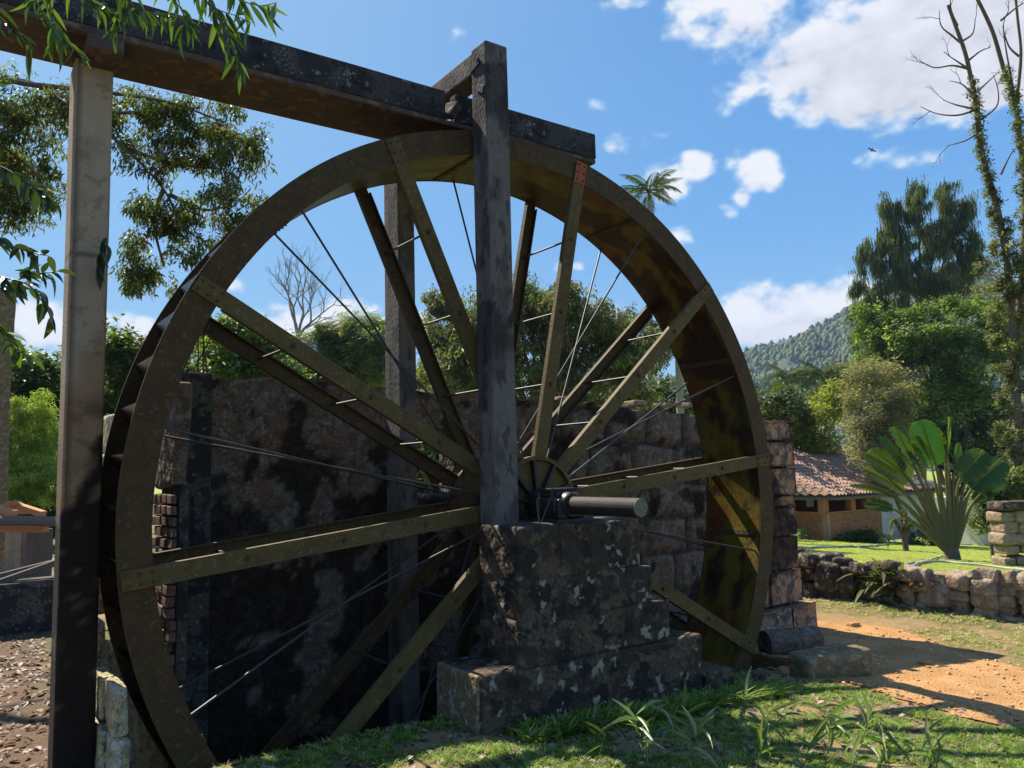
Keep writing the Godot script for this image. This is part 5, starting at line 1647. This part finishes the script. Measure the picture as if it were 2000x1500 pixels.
	# hedges at the foot of the brick wall
	for s in [[p0 + e1 * 1.8 - back * .5, Vector3(2.0, .28, .4), "low dark hedge along the foot of the brick wall", G(.045, .075, .02)], [p0 + e2 * 1.2 + out2 * .4, Vector3(1.2, .25, .4), "pale variegated ground plants at the left foot of brick wall", G(.25, .3, .14)], [p0 + e1 * 6.5 - back * .8, Vector3(1.6, .5, .6), "dark shrubs before the plastered wall behind the palm", G(.05, .08, .025)]]:
		var g: Vector3 = s[0]
		g.y = ground_y(g.x, g.z)
		t = thing("hedge", s[2], "hedge", g)
		var c: Color = s[3]
		crown(t, [[g + Vector3(0, s[1].y * .8, 0), s[1]]], "broad", 420, Vector2(.25, .4), [c, c * 1.3, c * .75], M.leaf, .0, "foliage", .2)
	var sh := at(1935, 1040, 20.0)
	sh.y = ground_y(sh.x, sh.z)
	t = thing("round_shrub", "round glossy shrub right of the travellers palm beside stone pillar", "shrub", sh)
	b = MB.new()
	limb(b, [Vector3.ZERO, Vector3(0, .4, 0), Vector3(.1, .9, 0)], .06, .03, 6, .3)
	part("trunk", b.mesh(), M.bark, t)
	crown(t, px_blobs([[1925, 985, 26, 30], [1945, 960, 30, 34], [1930, 1020, 26, 22], [1960, 990, 26, 40], [1985, 940, 34, 40]], 20.0), "broad", 1000, Vector2(.2, .34), [G(.06, .1, .022), G(.1, .14, .03), G(.16, .17, .11)], M.leaf, .2, "foliage")

# ---------------------------------------------------------------- plants close to the camera
func spray(called: String, label: String, cat: String, group: String, pts: Array, n: int, len: Vector2, wid: float, tones: Array, hang: float, stem_r := .004) -> void:
	var t := thing(called, label, cat, pts[0], group)
	var local := []
	for p in pts: local.append(p - pts[0])
	var c := curve(local, .04)
	var radii := []
	for i in c.size(): radii.append(lerpf(stem_r, stem_r * .35, float(i) / c.size()))
	var b := MB.new()
	tube(b, c, radii, 5)
	part("stem", b.mesh(), M.litter_stem, t)
	for i in n:
		var f := lerpf(.25, 1.0, float(i + 1) / n)
		var p: Vector3 = c[mini(c.size() - 1, int(f * (c.size() - 1)))]
		var d: Vector3 = (c[mini(c.size() - 1, int(f * (c.size() - 1)) + 1)] - c[maxi(0, int(f * (c.size() - 1)) - 1)]).normalized()
		var out := (d * .6 + rdir() * .9 + Vector3(0, -hang, 0)).normalized()
		var up := (rdir() * .6 + Vector3.UP).normalized()
		var z := out.cross(up).normalized()
		var l := rnd(len.x, len.y)
		part("leaf", LM[rng.randi() % LM.size()], tones[rng.randi() % tones.size()], t, Transform3D(Basis(out * l, z.cross(out) * l, z * l * wid), p))

var LM := []
func build_near_plants() -> void:
	for k in 4:
		var b := MB.new()
		leaf(b, Transform3D(), 1.0, 1.0, [.1, .25, .4, .0][k], 8, Color.WHITE, .2)
		LM.append(b.mesh())
	var tone := func(r, g, bl): return flat(Color(r, g, bl), .38, Color(.6, .75, .2), .5)
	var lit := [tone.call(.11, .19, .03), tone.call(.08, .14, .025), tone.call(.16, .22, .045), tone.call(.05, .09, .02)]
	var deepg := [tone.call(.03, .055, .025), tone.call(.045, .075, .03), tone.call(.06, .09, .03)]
	var pale := [tone.call(.22, .3, .14), tone.call(.14, .23, .08), tone.call(.32, .38, .25), tone.call(.28, .28, .12)]
	# bamboo hanging in from above
	var hang := [[[20, -120], [70, 0], [110, 60], [150, 100], [168, 110]], [[80, -120], [95, -20], [100, 40], [112, 90]], [[200, -140], [240, -20], [270, 20], [330, 30], [380, 50]], [[230, -140], [250, -40], [235, 40], [225, 70]], [[350, -150], [380, -30], [420, 15], [460, 30], [490, 45]], [[330, -140], [390, -20], [440, 60], [460, 110], [470, 145]], [[300, -120], [330, -20], [360, 30], [355, 60]], [[120, -120], [140, -40], [190, 10], [290, 25]], [[-60, -80], [-10, 20], [30, 60], [60, 90]], [[420, -130], [450, -20], [500, 10], [540, 5]]]
	var names := ["leftmost hanging bamboo spray over the beam", "thin bamboo spray beside the leftmost one before the beam", "bamboo spray hanging right of the pale post top", "short bamboo spray hanging straight above the pale post", "upper bamboo spray reaching right past the beam's top edge", "long bamboo spray with bright tip below the beam's lower edge", "small bamboo spray in the middle of the upper left corner", "bamboo spray trailing along the top edge of the picture", "bamboo spray in the extreme upper left corner", "bamboo spray tip against the blue sky beyond the beam"]
	for i in hang.size():
		var pts := []
		for q in hang[i]: pts.append(at(q[0], q[1], 3.0 + .12 * (i % 4)))
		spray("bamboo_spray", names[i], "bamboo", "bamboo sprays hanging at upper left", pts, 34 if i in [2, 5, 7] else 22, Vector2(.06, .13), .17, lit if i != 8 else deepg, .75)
	# leafy branches at the left edge
	var br := [[[-60, 440], [0, 470], [50, 490], [95, 500]], [[-60, 520], [0, 540], [60, 560], [100, 620]], [[-60, 300], [10, 330], [60, 360], [110, 400]], [[-50, 600], [0, 640], [30, 680], [60, 700]], [[-50, 560], [10, 560], [50, 540], [110, 530]]]
	names = ["broad leaved branch left of the pale post, middle of three", "lower broad leaved branch drooping beside the pale post", "dark leafy twig at the left edge above the others", "bright leafy twig at left edge below the mossy pillar top", "leafy twig crossing in front of the mossy pillar top"]
	for i in br.size():
		var pts := []
		for q in br[i]: pts.append(at(q[0], q[1], 4.2 + .1 * i))
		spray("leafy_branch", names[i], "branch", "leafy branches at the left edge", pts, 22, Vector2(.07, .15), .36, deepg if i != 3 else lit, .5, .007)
	spray("leafy_branch", "small leaf cluster hanging on the right edge of the pale post", "branch", "leafy branches at the left edge", [at(212, 440, 5.0), at(206, 490, 5.0), at(196, 520, 5.0)], 9, Vector2(.12, .2), .28, deepg, 1.2)
	# seedlings in the foreground grass
	var sd := [[1165, 1490, [20, -60], [55, -100], "bright upright bamboo seedling just in front of the pier footing"], [1215, 1500, [45, -60], [80, -130], "tall bamboo seedling with pale blades before the middle of the footing"], [1270, 1510, [-20, -70], [-30, -110], "small bamboo seedling leaning left below the tall pale one"], [1300, 1450, [5, -30], [20, -60], "tiny seedling close under the front of the stone footing"], [1330, 1520, [20, -60], [40, -100], "low seedling at the lower picture edge before the footing's right end"], [1365, 1500, [-10, -60], [-30, -110], "bamboo seedling leaning left in the shade before the step block"], [1420, 1450, [30, -40], [40, -90], "seedling with dark leaves in front of the lowest step block"], [1470, 1520, [30, -90], [90, -140], "arching bamboo seedling bending right over the sunlit grass"], [1520, 1470, [-20, -50], [-10, -90], "short seedling standing alone in the lit grass below the small stone"], [1560, 1530, [30, -90], [90, -130], "arching pale seedling in the middle of the lower right clump"], [1600, 1540, [20, -100], [10, -160], "tallest upright seedling of the lower right clump"], [1640, 1540, [40, -80], [60, -150], "upright pale seedling right of the tallest one"], [1665, 1480, [10, -40], [40, -80], "short seedling behind the lower right clump near the shade's edge"], [1700, 1540, [30, -80], [60, -120], "spreading seedling at the right end of the pale clump"], [1740, 1540, [-10, -90], [-30, -130], "seedling leaning left at the clump's right end"], [1790, 1550, [30, -70], [20, -110], "seedling with narrow upright blades in the dark shaded grass"], [1850, 1560, [-20, -60], [-30, -100], "rightmost low seedling in the shaded corner grass"]]
	for s in sd:
		var g := on_ground(s[0], s[1])
		var deep := (g - CAM).dot(-cam.transform.basis.z)
		var pts := [g - Vector3(0, .02, 0), at(s[0] + s[2][0], s[1] + s[2][1], deep), at(s[0] + s[3][0], s[1] + s[3][1], deep - .05)]
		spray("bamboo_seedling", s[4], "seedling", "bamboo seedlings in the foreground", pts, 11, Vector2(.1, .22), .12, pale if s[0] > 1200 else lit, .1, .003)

# ---------------------------------------------------------------- grass and litter
func build_grass() -> void:
	var b := MB.new()
	for i in 9:
		var a := rnd(0, TAU)
		var d := Vector3(cos(a), 0, sin(a))
		var s := Vector3(-sin(a), 0, cos(a)) * .06
		var p := d * rnd(0, .35)
		var lean := rnd(.6, 1.9)
		var h := rnd(.55, 1.0)
		var t := rnd(.75, 1.25)
		var k := b.add(p - s, Color(t, t, t)); b.add(p + s, Color(t, t, t))
		b.add(p + d * lean * h * .35 + Vector3(0, h * .6, 0) - s * .8, Color(t, t, t)); b.add(p + d * lean * h * .35 + Vector3(0, h * .6, 0) + s * .8, Color(t, t, t))
		b.add(p + d * lean * h * .9 + Vector3(0, h * .85, 0), Color(t, t, t))
		b.quad(k, k + 1, k + 3, k + 2); b.tri(k + 2, k + 3, k + 4)
	var tuft := b.mesh()
	var pal := [G(.25, .4, .055), G(.34, .5, .08), G(.42, .52, .12), G(.15, .26, .04), G(.55, .5, .3)]
	var places := []
	var cols := PackedColorArray()
	var sow := func(n: int, x0: float, x1: float, z0: float, z1: float, h0: float, h1: float, cut: float, dry: float, bright: float) -> void:
		for i in n:
			var x := rnd(x0, x1)
			var z := rnd(z0, z1)
			if in_pit(x, z): continue
			if path_mask(x, z) > rnd(.05, .5): continue
			var m := noise.get_noise_2d(x * 30.0, z * 30.0) + .5 * noise.get_noise_2d(x * 110.0, z * 110.0)
			if m > cut + rnd(-.15, .15): continue
			var h := rnd(h0, h1)
			places.append(Transform3D(Basis(Vector3.UP, rnd(0, TAU)).scaled(Vector3(h * 1.1, h, h * 1.1)), Vector3(x, ground_y(x, z) - .004, z)))
			var c: Color = pal[4] if rnd(0, 1) < dry else pal[rng.randi() % 4]
			c = c * rnd(.75, 1.25) * bright
			cols.append(c)
	sow.call(30000, -2.7, 3.1, .1, 3.8, .018, .05, .2, .16, 1.0)
	sow.call(5000, -3.6, 3.0, 2.0, 5.0, .02, .055, .2, .16, 1.0)
	sow.call(900, -.7, 1.8, .58, .85, .07, .15, .3, .1, 1.0)
	sow.call(5500, 5.2, 7.8, -4.5, 4.0, .025, .06, .12, .65, 1.1)
	tag(multi("grass", tuft, M.grass, self, places, cols), "short green grass growing around the wheel pit and path", "grass", "", "stuff")
	places = []
	cols = PackedColorArray()
	for i in 11000:
		var x := 7.3 + 24.0 * pow(rnd(0, 1), 1.6)
		var z := rnd(-20, 3) if x > 12 else rnd(-7, 3)
		if x < wall_x(z) + .15: continue
		var h := rnd(.02, .036) * (1.0 + x * .03)
		places.append(Transform3D(Basis(Vector3.UP, rnd(0, TAU)).scaled(Vector3(h * 1.6, h, h * 1.6)), Vector3(x, ground_y(x, z) - .004, z)))
		var dry := smooth(1.6, .3, x - wall_x(z)) * .6 + .05
		var c: Color = pal[4] if rnd(0, 1) < dry else [G(.45, .54, .08), G(.5, .56, .12), G(.36, .47, .06)][i % 3]
		cols.append(c * rnd(.8, 1.2))
	tag(multi("lawn_grass", tuft, M.grass, self, places, cols), "bright mown lawn between the stone wall and the brick house", "grass", "", "stuff")
	# dead leaves
	var lf := MB.new()
	leaf(lf, Transform3D(Basis(), Vector3(-.5, 0, 0)), 1.0, .5, .25, 4, Color.WHITE, .35)
	places = []
	cols = PackedColorArray()
	for i in 9000:
		var x := rnd(-6.5, -2.85)
		var z := rnd(-6, 2.5)
		if i > 6600:
			x = rnd(-2.7, 3.0); z = rnd(.1, 3.4)
		if in_pit(x, z): continue
		var s := rnd(.03, .085)
		places.append(Transform3D(Basis.from_euler(Vector3(rnd(-.5, .5), rnd(0, TAU), rnd(-.4, .4))).scaled(Vector3(s, s, s)), Vector3(x, ground_y(x, z) + .012, z)))
		var t := rnd(.6, 1.4)
		cols.append([G(.2, .145, .1), G(.33, .27, .21), G(.11, .07, .045), G(.22, .11, .06)][i % 4] * t)
	tag(multi("leaf_litter", lf.mesh(), M.litter, self, places, cols), "dry brown leaf litter on the ground left of the wheel", "leaf litter", "", "stuff")
